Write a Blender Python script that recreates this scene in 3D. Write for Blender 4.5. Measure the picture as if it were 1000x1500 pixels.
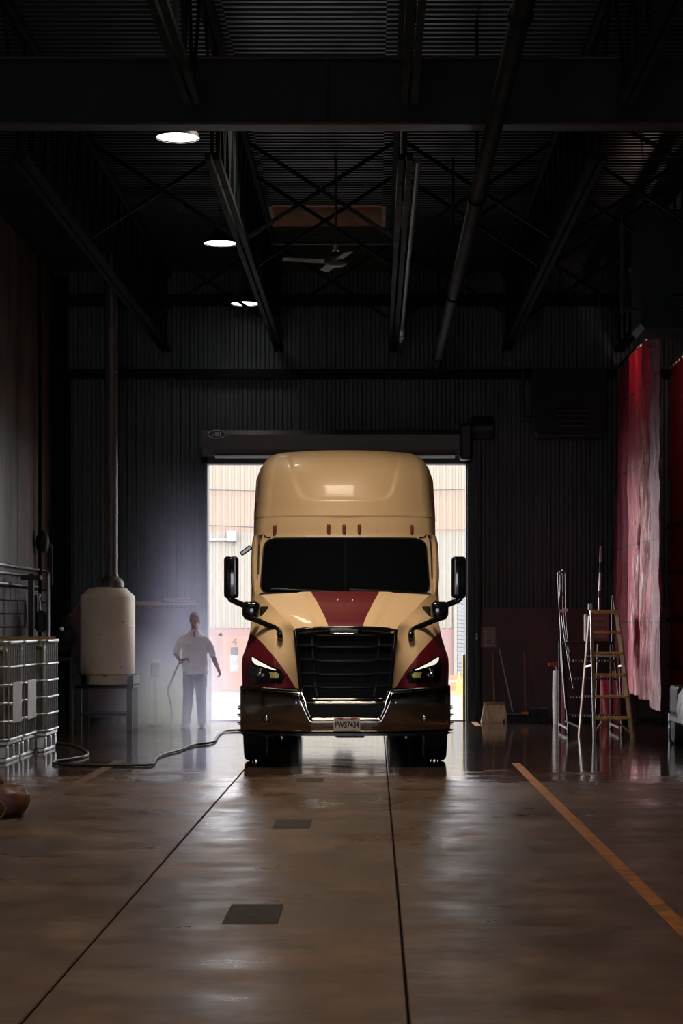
import bpy, bmesh, math, random
from mathutils import Vector, Matrix, noise as mnoise

random.seed(7)
scene = bpy.context.scene
for o in list(bpy.data.objects):
    bpy.data.objects.remove(o, do_unlink=True)
COL = scene.collection

# ------------------------------------------------------------------ camera
cam_data = bpy.data.cameras.new('camera')
cam = bpy.data.objects.new('camera', cam_data)
COL.objects.link(cam)
cam.location = (0.0, 0.0, 1.7)
cam.rotation_euler = (math.pi / 2, 0, 0)
cam_data.sensor_fit = 'VERTICAL'
cam_data.sensor_height = 36.0
cam_data.lens = 2917.0 / 1500.0 * 36.0
cam_data.shift_x = (500 - 548) / 1500.0
cam_data.shift_y = (912 - 750) / 1500.0
cam_data.clip_end = 400
scene.camera = cam

# ------------------------------------------------------------------ view
scene.view_settings.view_transform = 'Standard'
scene.view_settings.look = 'None'
scene.view_settings.exposure = 0.0
scene.view_settings.gamma = 1.0
scene.view_settings.use_curve_mapping = False
scene.cycles.volume_bounces = 2

# ------------------------------------------------------------------ world + daylight
world = bpy.data.worlds.new('sky')
scene.world = world
world.use_nodes = True
bg = world.node_tree.nodes['Background']
bg.inputs[0].default_value = (0.90, 0.92, 1.0, 1)
bg.inputs[1].default_value = 6.6


def add_sun(az_deg, el_deg, strength, angle, color):
    d = bpy.data.lights.new('sun', 'SUN')
    d.energy = strength
    d.angle = math.radians(angle)
    d.color = color
    o = bpy.data.objects.new('sun', d)
    COL.objects.link(o)
    az, el = math.radians(az_deg), math.radians(el_deg)
    # the sun stands at azimuth az measured from +Y towards -X
    to_sun = Vector((-math.sin(az) * math.cos(el), math.cos(az) * math.cos(el), math.sin(el)))
    o.rotation_euler = to_sun.to_track_quat('Z', 'Y').to_euler()
    o.location = (-20, 60, 20)
    return o


add_sun(52, 7, 3.2, 14, (1.0, 0.93, 0.88))


def add_area(name, loc, rot, sx, sy, power, color, shape='RECTANGLE', spread=180):
    d = bpy.data.lights.new(name, 'AREA')
    d.shape = shape
    d.size = sx
    d.size_y = sy
    d.energy = power
    d.color = color
    d.spread = math.radians(spread)
    o = bpy.data.objects.new(name, d)
    o.location = loc
    o.rotation_euler = rot
    COL.objects.link(o)
    return o


# daylight that falls through the row of roof skylights (the furthest one is grimy and dark)
LAMP_POWER = 16
MIST_A, MIST_B = 1.8, 0.28
SKY = [(7.8, 1.0), (15.1, 1.0), (22.45, 1.0)]
SKY_POWER = {7.8: 120, 15.1: 60, 22.45: 195}
for sy_, k_ in SKY:
    add_area('skylight_daylight', (-0.685, sy_, 8.10), (0, 0, 0), 1.5, 1.3, SKY_POWER[sy_], (1.0, 0.82, 0.62), 'RECTANGLE', 120)
# daylight through the open door at the camera end of the hall
add_area('front_door_daylight', (-1.0, -8.4, 2.4), (math.radians(90), 0, math.radians(180)), 4.6, 4.2, 20, (1.0, 0.82, 0.66))

# ------------------------------------------------------------------ mesh helpers
F, HC = 2917.0, 1.7


def P(px, py, d):
    return Vector(((px - 548) * d / F, d, HC - (py - 912) * d / F))


class MB:
    def __init__(self):
        self.v = []
        self.f = []

    def add(self, verts, faces, M=None):
        b = len(self.v)
        for p in verts:
            p = Vector(p)
            if M is not None:
                p = M @ p
            self.v.append(tuple(p))
        for fc in faces:
            self.f.append(tuple(i + b for i in fc))
        return self

    def box(self, c, s, rot=None, M=None):
        x, y, z = s[0] / 2, s[1] / 2, s[2] / 2
        vs = [(-x, -y, -z), (x, -y, -z), (x, y, -z), (-x, y, -z), (-x, -y, z), (x, -y, z), (x, y, z), (-x, y, z)]
        fs = [(0, 3, 2, 1), (4, 5, 6, 7), (0, 1, 5, 4), (1, 2, 6, 5), (2, 3, 7, 6), (3, 0, 4, 7)]
        T = Matrix.Translation(c)
        if rot is not None:
            T = T @ rot
        if M is not None:
            T = M @ T
        return self.add(vs, fs, T)

    def bx(self, x0, x1, y0, y1, z0, z1):
        return self.box(((x0 + x1) / 2, (y0 + y1) / 2, (z0 + z1) / 2), (x1 - x0, y1 - y0, z1 - z0))

    def rbox(self, c, s, bev=0.02, seg=2, rot=None):
        bm = bmesh.new()
        bmesh.ops.create_cube(bm, size=1.0)
        bmesh.ops.scale(bm, vec=s, verts=bm.verts)
        bmesh.ops.bevel(bm, geom=list(bm.edges), offset=min(bev, min(s) * 0.49), segments=seg, affect='EDGES', profile=0.5)
        bm.verts.index_update()
        T = Matrix.Translation(c)
        if rot is not None:
            T = T @ rot
        self.add([v.co.copy() for v in bm.verts], [[v.index for v in f.verts] for f in bm.faces], T)
        bm.free()
        return self

    def rings(self, rings, closed=True, cap0=True, cap1=True):
        n = len(rings[0])
        b = len(self.v)
        for r in rings:
            self.v.extend(tuple(p) for p in r)
        m = n if closed else n - 1
        for i in range(len(rings) - 1):
            for j in range(m):
                k = (j + 1) % n
                self.f.append((b + i * n + j, b + i * n + k, b + (i + 1) * n + k, b + (i + 1) * n + j))
        if cap0 and closed:
            self.f.append(tuple(b + j for j in reversed(range(n))))
        if cap1 and closed:
            e = b + (len(rings) - 1) * n
            self.f.append(tuple(e + j for j in range(n)))
        return self

    def tube(self, path, r, n=8, cap=True):
        path = [Vector(p) for p in path]
        rs = r if isinstance(r, (list, tuple)) else [r] * len(path)
        rings = []
        up = None
        for i, p in enumerate(path):
            a = path[max(0, i - 1)]
            c = path[min(len(path) - 1, i + 1)]
            t = (c - a)
            if t.length < 1e-9:
                t = Vector((0, 0, 1))
            t.normalize()
            if up is None:
                ref = Vector((0, 0, 1)) if abs(t.z) < 0.9 else Vector((1, 0, 0))
                up = (ref - t * ref.dot(t)).normalized()
            else:
                up = (up - t * up.dot(t))
                up = up.normalized() if up.length > 1e-6 else t.orthogonal().normalized()
            sd = t.cross(up)
            rings.append([p + (up * math.cos(2 * math.pi * k / n) + sd * math.sin(2 * math.pi * k / n)) * rs[i] for k in range(n)])
        return self.rings(rings, True, cap, cap)

    def bar(self, a, b, w, h=None):
        a, b = Vector(a), Vector(b)
        h = w if h is None else h
        t = (b - a)
        L = t.length
        q = t.normalized().to_track_quat('Y', 'Z').to_matrix().to_4x4()
        return self.box((a + b) / 2, (w, L, h), q)

    def lathe(self, prof, c=(0, 0, 0), n=24, axis='Z'):
        rings = []
        for r, z in prof:
            ring = []
            for k in range(n):
                a = 2 * math.pi * k / n
                if axis == 'Z':
                    ring.append((c[0] + r * math.cos(a), c[1] + r * math.sin(a), c[2] + z))
                elif axis == 'X':
                    ring.append((c[0] + z, c[1] + r * math.cos(a), c[2] + r * math.sin(a)))
                else:
                    ring.append((c[0] + r * math.cos(a), c[1] - z, c[2] + r * math.sin(a)))
            rings.append(ring)
        return self.rings(rings, True, True, True)

    def prism(self, poly, d0, d1, axis='Y'):
        def mk(p, d):
            return (p[0], d, p[1]) if axis == 'Y' else ((d, p[0], p[1]) if axis == 'X' else (p[0], p[1], d))
        n = len(poly)
        b = len(self.v)
        self.v += [mk(p, d0) for p in poly] + [mk(p, d1) for p in poly]
        self.f.append(tuple(b + i for i in reversed(range(n))))
        self.f.append(tuple(b + n + i for i in range(n)))
        for i in range(n):
            j = (i + 1) % n
            self.f.append((b + i, b + j, b + n + j, b + n + i))
        return self

    def grid(self, fn, nu, nv, flip=False):
        b = len(self.v)
        for j in range(nv + 1):
            for i in range(nu + 1):
                self.v.append(tuple(fn(i / nu, j / nv)))
        for j in range(nv):
            for i in range(nu):
                a = b + j * (nu + 1) + i
                q = (a, a + 1, a + nu + 2, a + nu + 1)
                self.f.append(tuple(reversed(q)) if flip else q)
        return self

    def mirror_x(self):
        b = len(self.v)
        self.v += [(-x, y, z) for x, y, z in self.v]
        self.f += [tuple(reversed([i + b for i in fc])) for fc in list(self.f)]
        return self

    def mesh(self, name, recalc=True):
        me = bpy.data.meshes.new(name)
        me.from_pydata(self.v, [], self.f)
        if recalc:
            bm = bmesh.new()
            bm.from_mesh(me)
            bmesh.ops.remove_doubles(bm, verts=bm.verts, dist=1e-5)
            bmesh.ops.recalc_face_normals(bm, faces=bm.faces)
            bm.to_mesh(me)
            bm.free()
        me.update()
        return me

    def build(self, name, mat, parent=None, smooth=None, solid=0.0, recalc=True):
        me = self.mesh(name, recalc)
        o = bpy.data.objects.new(name, me)
        COL.objects.link(o)
        if mat is not None:
            me.materials.append(mat)
        if smooth is not None:
            for p in me.polygons:
                p.use_smooth = True
            me.set_sharp_from_angle(angle=math.radians(smooth))
        if parent is not None:
            o.parent = parent
        if solid:
            m = o.modifiers.new('solid', 'SOLIDIFY')
            m.thickness = solid
            m.offset = -1
        return o


def tag(o, label=None, cat=None, group=None, kind=None):
    if label:
        o['label'] = label
    if cat:
        o['category'] = cat
    if group:
        o['group'] = group
    if kind:
        o['kind'] = kind
    return o


def empty(name, loc=(0, 0, 0), rz=0, label=None, cat=None, group=None, kind=None):
    o = bpy.data.objects.new(name, None)
    COL.objects.link(o)
    o.location = loc
    o.rotation_euler = (0, 0, rz)
    o.empty_display_size = 0.1
    return tag(o, label, cat, group, kind)


def inst(me, name, loc, parent=None, rot=None, label=None):
    o = bpy.data.objects.new(name, me)
    COL.objects.link(o)
    o.location = loc
    if rot is not None:
        o.rotation_euler = rot
    if parent is not None:
        o.parent = parent
    if label:
        o['label'] = label
    return o


def copy_tree(o, parent=None):
    c = o.copy()
    COL.objects.link(c)
    c.parent = parent
    for ch in list(o.children):
        copy_tree(ch, c)
    return c


def lerp(a, b, t):
    return a + (b - a) * t


def interp(x, pts):
    if x <= pts[0][0]:
        return pts[0][1]
    for (x0, y0), (x1, y1) in zip(pts, pts[1:]):
        if x <= x1:
            return lerp(y0, y1, (x - x0) / (x1 - x0))
    return pts[-1][1]


def sinterp(x, pts):
    """smooth (Catmull-Rom like, monotone enough) interpolation"""
    if x <= pts[0][0]:
        return pts[0][1]
    if x >= pts[-1][0]:
        return pts[-1][1]
    n = len(pts)
    sl = []
    for i in range(n):
        a, b = pts[max(0, i - 1)], pts[min(n - 1, i + 1)]
        sl.append((b[1] - a[1]) / (b[0] - a[0]))
    for i in range(n - 1):
        x0, y0 = pts[i]
        x1, y1 = pts[i + 1]
        if x <= x1:
            h = x1 - x0
            t = (x - x0) / h
            return ((2 * t**3 - 3 * t**2 + 1) * y0 + (t**3 - 2 * t**2 + t) * h * sl[i] + (-2 * t**3 + 3 * t**2) * y1 + (t**3 - t**2) * h * sl[i + 1])


def sstep(a, b, x):
    t = max(0.0, min(1.0, (x - a) / (b - a)))
    return t * t * (3 - 2 * t)


def smooth_path(pts, k=6):
    pts = [Vector(p) for p in pts]
    out = []
    for i in range(len(pts) - 1):
        p0, p1, p2, p3 = pts[max(0, i - 1)], pts[i], pts[i + 1], pts[min(len(pts) - 1, i + 2)]
        for j in range(k):
            t = j / k
            out.append(0.5 * ((2 * p1) + (p2 - p0) * t + (2 * p0 - 5 * p1 + 4 * p2 - p3) * t * t + (3 * p1 - p0 - 3 * p2 + p3) * t**3))
    out.append(pts[-1])
    return out


# ------------------------------------------------------------------ material helpers
class NT:
    def __init__(self, name):
        self.m = bpy.data.materials.new(name)
        self.m.use_nodes = True
        self.t = self.m.node_tree
        self.b = self.t.nodes['Principled BSDF']
        self.out = self.t.nodes['Material Output']

    def n(self, kind, **kw):
        nd = self.t.nodes.new(kind)
        for k, v in kw.items():
            setattr(nd, k, v)
        return nd

    def link(self, a, b):
        self.t.links.new(a, b)

    def val(self, sock, v):
        if hasattr(v, 'is_linked') or isinstance(v, bpy.types.NodeSocket):
            self.link(v, sock)
        else:
            sock.default_value = v

    def math(self, op, a, b=0.0, c=None, clamp=False):
        nd = self.n('ShaderNodeMath', operation=op, use_clamp=clamp)
        self.val(nd.inputs[0], a)
        self.val(nd.inputs[1], b)
        if c is not None:
            self.val(nd.inputs[2], c)
        return nd.outputs[0]

    def coords(self):
        return self.n('ShaderNodeTexCoord').outputs['Object']

    def xyz(self, c=None):
        nd = self.n('ShaderNodeSeparateXYZ')
        self.link(c if c is not None else self.coords(), nd.inputs[0])
        return nd.outputs[0], nd.outputs[1], nd.outputs[2]

    def noise(self, scale=5, detail=4, rough=0.55, vec=None, stretch=None):
        nd = self.n('ShaderNodeTexNoise')
        nd.inputs['Scale'].default_value = scale
        nd.inputs['Detail'].default_value = detail
        nd.inputs['Roughness'].default_value = rough
        v = vec if vec is not None else self.coords()
        if stretch:
            mp = self.n('ShaderNodeMapping')
            mp.inputs['Scale'].default_value = stretch
            self.link(v, mp.inputs[0])
            v = mp.outputs[0]
        self.link(v, nd.inputs['Vector'])
        return nd.outputs[0]

    def ramp(self, fac, stops):
        nd = self.n('ShaderNodeValToRGB')
        cr = nd.color_ramp
        while len(cr.elements) < len(stops):
            cr.elements.new(0.5)
        for e, (p, c) in zip(cr.elements, stops):
            e.position = p
            e.color = c if len(c) == 4 else (*c, 1)
        self.link(fac, nd.inputs[0])
        return nd.outputs[0]

    def mix(self, fac, a, b):
        nd = self.n('ShaderNodeMix', data_type='RGBA')
        self.val(nd.inputs[0], fac)
        self.val(nd.inputs[6], a if not isinstance(a, tuple) or len(a) == 4 else (*a, 1))
        self.val(nd.inputs[7], b if not isinstance(b, tuple) or len(b) == 4 else (*b, 1))
        return nd.outputs[2]

    def bump(self, h, strength=0.2, dist=0.01):
        nd = self.n('ShaderNodeBump')
        nd.inputs['Strength'].default_value = strength
        nd.inputs['Distance'].default_value = dist
        self.link(h, nd.inputs['Height'])
        self.link(nd.outputs[0], self.b.inputs['Normal'])

    def map(self, v, a, b, c, d):
        nd = self.n('ShaderNodeMapRange')
        self.val(nd.inputs[0], v)
        for i, q in enumerate((a, b, c, d)):
            nd.inputs[i + 1].default_value = q
        return nd.outputs[0]

    def set(self, **kw):
        for k, v in kw.items():
            s = self.b.inputs[{'color': 'Base Color', 'rough': 'Roughness', 'metal': 'Metallic', 'spec': 'Specular IOR Level', 'coat': 'Coat Weight', 'coat_rough': 'Coat Roughness', 'trans': 'Transmission Weight', 'emit': 'Emission Strength', 'emit_color': 'Emission Color', 'sheen': 'Sheen Weight', 'alpha': 'Alpha'}[k]]
            if isinstance(v, tuple) and len(v) == 3:
                v = (*v, 1)
            self.val(s, v)
        return self.m


def mat(name, color, rough=0.5, metal=0.0, var=0.25, scale=6.0, stretch=None, bump=0.0, dirt=None, dirt_scale=1.7, dirt_amt=(0.55, 0.7), **kw):
    t = NT(name)
    n = t.noise(scale, 5, 0.6, stretch=stretch)
    c0 = tuple(x * (1 - var) for x in color)
    c1 = tuple(min(1, x * (1 + var)) for x in color)
    c = t.ramp(n, [(0.3, c0), (0.7, c1)])
    if dirt:
        n2 = t.noise(scale * dirt_scale, 6, 0.7)
        c = t.mix(t.map(n2, dirt_amt[0], dirt_amt[1], 0, 1), c, dirt)
    r = t.map(n, 0.3, 0.7, max(0.02, rough * 0.85), min(1, rough * 1.15))
    t.set(color=c, rough=r, metal=metal, **kw)
    if bump:
        t.bump(t.noise(scale * 6, 4), bump, 0.01)
    return t.m


def emis(name, color, strength):
    t = NT(name)
    return t.set(color=color, emit_color=color, emit=strength, rough=0.4)


M = {}
M['black_metal'] = mat('black_metal', (0.012, 0.013, 0.014), 0.45, 0.3)
M['black_plastic'] = mat('black_plastic', (0.012, 0.012, 0.013), 0.3, 0)
M['black_gloss'] = mat('black_gloss', (0.006, 0.007, 0.008), 0.1, 0, coat=0.5)
M['rubber'] = mat('rubber', (0.012, 0.012, 0.013), 0.7, 0, bump=0.2)
M['chrome'] = mat('chrome', (0.75, 0.73, 0.70), 0.12, 1.0, var=0.05)
M['steel'] = mat('steel', (0.45, 0.45, 0.46), 0.35, 1.0, var=0.15)
M['galv'] = mat('galv', (0.55, 0.56, 0.56), 0.4, 0.85, var=0.2, scale=14)
M['dark_steel'] = mat('dark_steel', (0.035, 0.04, 0.04), 0.5, 0.4)
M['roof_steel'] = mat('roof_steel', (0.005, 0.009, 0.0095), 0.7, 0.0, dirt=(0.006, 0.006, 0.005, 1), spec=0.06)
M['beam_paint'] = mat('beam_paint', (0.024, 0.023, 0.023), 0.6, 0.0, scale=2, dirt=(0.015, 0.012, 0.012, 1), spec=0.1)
M['white_paint'] = mat('white_paint', (0.75, 0.74, 0.71), 0.4, 0, var=0.06)
M['wood'] = mat('wood', (0.30, 0.17, 0.08), 0.6, 0, scale=3, stretch=(1, 1, 8), var=0.35)
M['yellow'] = mat('yellow', (0.70, 0.50, 0.10), 0.5, 0, dirt=(0.2, 0.12, 0.05, 1))
M['orange'] = mat('orange', (0.75, 0.16, 0.05), 0.5, 0)

# ================================================================== the hall
XL, XR, YB, YF, ZD = -5.55, 7.2, 34.4, -8.0, 7.75
DX0, DX1, DZ = -2.87, 1.58, 4.44          # the back doorway

# ---- materials of the shell
def floor_material():
    t = NT('concrete_floor')
    co = t.coords()
    x, y, z = t.xyz(co)
    big = t.noise(0.55, 6, 0.62)
    mid = t.noise(2.2, 7, 0.68, stretch=(1.0, 0.55, 1))
    fine = t.noise(26, 5, 0.7)
    base = t.ramp(mid, [(0.25, (0.032, 0.018, 0.011)), (0.5, (0.115, 0.066, 0.040)), (0.75, (0.22, 0.130, 0.084))])
    stain = t.map(big, 0.40, 0.66, 0.0, 0.75)
    base = t.mix(stain, base, (0.06, 0.042, 0.032))
    base = t.mix(t.map(fine, 0.55, 0.8, 0, 0.35), base, (0.035, 0.025, 0.02))
    # long wheel tracks and squeegee streaks
    streak = t.noise(3.2, 5, 0.6, stretch=(0.35, 3.0, 1))
    base = t.mix(t.map(streak, 0.56, 0.72, 0, 0.55), base, (0.045, 0.032, 0.026))
    # wet area: water left from washing, from the door to a ragged edge in front of the truck
    edge = t.math('ADD', y, t.map(t.noise(0.9, 5, 0.65), 0.2, 0.8, -2.2, 2.2))
    wet = t.map(edge, 20.8, 22.6, 0.0, 1.0)
    pud = t.map(t.noise(1.1, 5, 0.6, stretch=(1.0, 0.45, 1)), 0.46, 0.72, 0.0, 1.0)
    damp = t.map(y, 9.0, 20.0, 0.25, 0.7)
    pud = t.math('MULTIPLY', pud, damp)
    wetness = t.math('MAXIMUM', wet, pud)
    base = t.mix(t.math('MULTIPLY', wetness, 0.55), base, (0.022, 0.016, 0.015))
    r_dry = t.map(t.noise(1.5, 6, 0.65, stretch=(0.7, 1.3, 1)), 0.30, 0.70, 0.27, 0.53)
    r_wet = t.map(t.noise(3.0, 5, 0.7, stretch=(0.6, 2.0, 1)), 0.35, 0.7, 0.035, 0.16)
    r = t.math('ADD', t.math('MULTIPLY', r_dry, t.math('SUBTRACT', 1.0, wetness)), t.math('MULTIPLY', r_wet, wetness))
    t.set(color=base, rough=r, spec=0.5)
    h = t.math('ADD', t.math('MULTIPLY', t.noise(1.6, 4, 0.6, stretch=(0.5, 1.6, 1)), 1.0), t.math('MULTIPLY', fine, 0.06))
    h = t.math('MULTIPLY', h, t.map(wetness, 0.0, 1.0, 1.0, 0.35))
    t.bump(h, 0.14, 0.03)
    return t.m


M['floor'] = floor_material()


def wall_mat(name, c0, c1, rough=0.55, streak=6.0, dirt=(0.01, 0.01, 0.012)):
    t = NT(name)
    n = t.noise(streak, 5, 0.65, stretch=(1.0, 1.0, 0.10))
    n2 = t.noise(1.1, 5, 0.6)
    c = t.ramp(n, [(0.3, c0), (0.7, c1)])
    c = t.mix(t.map(n2, 0.45, 0.7, 0, 0.6), c, dirt)
    t.set(color=c, rough=rough)
    return t.m


M['wall_back'] = wall_mat('back_siding', (0.026, 0.040, 0.044), (0.046, 0.058, 0.062))
M['wall_left'] = wall_mat('left_panel', (0.045, 0.028, 0.018), (0.19, 0.115, 0.072), streak=4.0)
M['wall_plain'] = wall_mat('plain_wall', (0.04, 0.04, 0.042), (0.07, 0.068, 0.065))
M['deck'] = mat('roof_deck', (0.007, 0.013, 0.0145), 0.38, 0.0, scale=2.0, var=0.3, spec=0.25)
M['wainscot'] = wall_mat('red_wainscot', (0.05, 0.016, 0.018), (0.09, 0.026, 0.03), rough=0.5)
M['block'] = mat('block', (0.16, 0.15, 0.15), 0.75, 0, scale=5, var=0.35, bump=0.3, dirt=(0.03, 0.025, 0.025, 1))
M['yellow_line'] = mat('yellow_line_paint', (0.40, 0.14, 0.022), 0.55, 0, scale=4, var=0.25, dirt=(0.10, 0.05, 0.025, 1), dirt_amt=(0.46, 0.66))
M['yellow_worn'] = mat('yellow_worn_paint', (0.15, 0.062, 0.024), 0.5, 0, scale=3, var=0.3, dirt=(0.07, 0.04, 0.026, 1), dirt_amt=(0.34, 0.52))
M['plate'] = mat('floor_plate', (0.020, 0.015, 0.012), 0.75, 0.0, scale=12)

# ---- floor: poured slabs with open joints between them
floor = empty('floor', (0, 0, 0), kind='structure')
sub = MB()
sub.bx(XL, XR, YF, YB + 0.25, -0.30, -0.12)
sub.build('floor_bed', mat('joint_dirt', (0.012, 0.010, 0.009), 0.9), floor)
xs_ = [XL, -1.50, 0.148, XR]
ys_ = [YF, 4.0, 27.2, YB + 0.25]
for i in range(3):
    for j in range(len(ys_) - 1):
        g = 0.011
        s = MB()
        s.rbox(((xs_[i] + xs_[i + 1]) / 2, (ys_[j] + ys_[j + 1]) / 2, -0.06), (xs_[i + 1] - xs_[i] - g, ys_[j + 1] - ys_[j] - g * 0.6, 0.12), 0.006, 1)
        s.build('slab', M['floor'], floor)
for name, x0, x1, mt, sp in (('painted_line', 1.66, 1.76, 'yellow_line', [(YF, 3.99), (4.01, 24.1), (32.7, YB)]),
                             ('painted_line', -3.20, -3.08, 'yellow_worn', [(10.0, 24.5)])):
    for a, b in sp:
        s = MB()
        s.bx(x0, x1, a, b, -0.001, 0.0015)
        o = s.build(name, M[mt], floor)
for (x0, x1, y0, y1) in ((-0.86, -0.545, 11.22, 12.0), (-0.845, -0.535, 16.45, 17.15), (-0.84, -0.55, 21.2, 21.8)):
    s = MB()
    s.rbox(((x0 + x1) / 2, (y0 + y1) / 2, 0.0), (x1 - x0, y1 - y0, 0.008), 0.003, 1)
    o = s.build('cover_plate', M['plate'], floor)
    o['label'] = 'dark steel cover plate let into the floor'


# ---- corrugated sheet: profile along one axis, extruded along the other
def corr_profile(a, b, pitch, depth):
    pts = []
    n = max(1, int(round((b - a) / pitch)))
    p = (b - a) / n
    for i in range(n):
        s = a + i * p
        pts += [(s, 0), (s + p * 0.30, 0), (s + p * 0.42, depth), (s + p * 0.80, depth), (s + p * 0.92, 0)]
    pts.append((b, 0))
    return pts


def corr_wall(mb, x0, x1, z0, z1, y, pitch=0.15, depth=0.03):
    pr = corr_profile(x0, x1, pitch, depth)
    b = len(mb.v)
    for (x, d) in pr:
        mb.v.append((x, y - d, z0))
        mb.v.append((x, y - d, z1))
    for i in range(len(pr) - 1):
        a = b + 2 * i
        mb.f.append((a, a + 2, a + 3, a + 1))


wb = MB()
for (x0, x1, z0, z1) in ((XL, DX0 - 0.06, 0, 5.06), (XL, DX0 - 0.06, 5.06, ZD), (DX1 + 0.06, XR, 0, 5.06), (DX1 + 0.06, XR, 5.06, ZD), (DX0 - 0.06, DX1 + 0.06, DZ + 0.05, ZD)):
    corr_wall(wb, x0, x1, z0, z1, YB if z0 < 5 else YB - 0.012)
wall_back = wb.build('wall_back', M['wall_back'], None, recalc=False)
tag(wall_back, kind='structure')
s = MB()
for (x0, x1, z0, z1) in ((XL - 0.3, DX0 - 0.02, 0, ZD + 0.4), (DX1 + 0.02, XR + 0.2, 0, ZD + 0.4), (DX0 - 0.02, DX1 + 0.02, DZ + 0.02, ZD + 0.4)):
    s.bx(x0, x1, YB + 0.01, YB + 0.22, z0, z1)
s.build('wall_core', M['wall_plain'], wall_back)
s = MB(); s.bx(XL, XR, YB - 0.17, YB - 0.05, 5.90, 6.06)
tag(s.build('trim_1', M['roof_steel']), kind='structure')
s = MB(); s.bx(XL, XR, YB - 0.20, YB - 0.05, 7.16, 7.34)
tag(s.build('trim_2', M['roof_steel']), kind='structure')
# painted boards along the foot of the back wall
tr = empty('trim_3', kind='structure')
for (x0, x1, n) in ((XL + 0.25, DX0 - 0.22, 2), (DX1 + 0.27, XR, 4)):
    w = (x1 - x0) / n
    for i in range(n):
        s = MB(); s.rbox((x0 + (i + 0.5) * w, YB - 0.055, 1.0), (w - 0.012, 0.03, 1.9), 0.005, 1)
        s.build('wall_board', M['wainscot'], tr)

# ---- door frame of the back doorway
fr = empty('door_1', (0, 0, 0), kind='structure')
for x, sgn in ((DX0, -1), (DX1, 1)):
    s = MB(); s.bx(min(x, x + sgn * 0.16), max(x, x + sgn * 0.16), YB - 0.14, YB + 0.26, 0, DZ + 0.10)
    s.build('jamb', M['dark_steel'], fr)
    s = MB(); s.bx(min(x + sgn * 0.02, x + sgn * 0.10), max(x + sgn * 0.02, x + sgn * 0.10), YB - 0.20, YB - 0.135, 0, DZ)
    s.build('guide_track', M['black_metal'], fr)
    s = MB(); s.bx(min(x - sgn * 0.045, x), max(x - sgn * 0.045, x), YB + 0.16, YB + 0.30, 0.0, 1.15)
    s.build('corner_guard', M['yellow'], fr)
s = MB(); s.bx(DX0 - 0.1, DX1 + 0.1, YB - 0.14, YB + 0.26, DZ, DZ + 0.14)
s.build('lintel', M['dark_steel'], fr)
s = MB(); s.bx(DX0, DX1, YB + 0.05, YB + 0.20, 0.0, 0.012)
s.build('sill', M['dark_steel'], fr)

# rolled-up shutter housing above the doorway
hd = empty('shutter_housing', (0, 0, 0), label='long dark roll-up shutter housing above the bright doorway', cat='shutter')
s = MB()
hp = [(YB - 0.14, 4.56), (YB - 0.40, 4.56), (YB - 0.50, 4.66), (YB - 0.50, 4.90), (YB - 0.42, 4.98), (YB - 0.14, 4.98)]
s.prism(hp, DX0 - 0.06, DX1 - 0.10, 'X')
s.build('hood', mat('hood_paint', (0.055, 0.045, 0.043), 0.4, 0.2), hd, smooth=30)
s = MB(); s.rbox((DX0 + 0.95, YB - 0.42, 4.53), (4.1, 0.05, 0.05), 0.01, 1)
s.v = [(x + 1.25, y, z) for x, y, z in s.v]
s.build('bottom_bar', M['steel'], hd)
s = MB(); s.rbox((DX1 - 0.02, YB - 0.36, 4.78), (0.22, 0.40, 0.62), 0.05, 3)
s.build('end_bracket', M['black_metal'], hd)
s = MB(); s.lathe([(0.0, -0.02), (0.17, -0.02), (0.20, 0.02), (0.20, 0.36), (0.16, 0.40), (0.0, 0.40)], (DX1 + 0.08, YB - 0.36, 5.02), 24, 'X')
s.build('motor', M['black_metal'], hd, smooth=40)
s = MB()
nm = 28
s.rings([[(DX0 + 0.19 + 0.145 * math.cos(2 * math.pi * k / nm), YB - 0.515 + dy, 4.905 + 0.068 * math.sin(2 * math.pi * k / nm)) for k in range(nm)] for dy in (0.02, 0.0)])
bd = s.build('maker_badge', mat('badge_plate', (0.02, 0.02, 0.02), 0.4), hd)
s = MB()
s.tube([(DX0 + 0.19 + 0.145 * math.cos(2 * math.pi * k / nm), YB - 0.518, 4.905 + 0.068 * math.sin(2 * math.pi * k / nm)) for k in range(nm + 1)], 0.006, 6)
s.build('badge_rim', M['steel'], bd)


def text_obj(txt, size, loc, rot, mt, name, parent, extrude=0.002, align='CENTER', sx=1.0, bold=0.0):
    cu = bpy.data.curves.new(name, 'FONT')
    cu.body = txt
    cu.size = size
    cu.align_x = align
    cu.align_y = 'CENTER'
    cu.extrude = extrude
    cu.offset = bold
    tmp = bpy.data.objects.new(name, cu)
    COL.objects.link(tmp)
    dg = bpy.context.evaluated_depsgraph_get()
    me = bpy.data.meshes.new_from_object(tmp.evaluated_get(dg))
    bpy.data.objects.remove(tmp, do_unlink=True)
    o = bpy.data.objects.new(name, me)
    me.materials.clear()
    me.materials.append(mt)
    COL.objects.link(o)
    o.location = loc
    o.rotation_euler = rot
    o.scale = (sx, 1, 1)
    if parent is not None:
        o.parent = parent
    return o


FACE = (math.pi / 2, 0, 0)
s = MB()
for bx_, lean in ((-0.055, 0.02), (-0.015, 0.0), (0.02, 0.0), (0.06, 0.0)):
    s.bar((DX0 + 0.19 + bx_ - lean, YB - 0.52, 4.87), (DX0 + 0.19 + bx_ + lean, YB - 0.52, 4.94), 0.012, 0.006)
s.build('badge_marks', M['steel'], bd)

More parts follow.
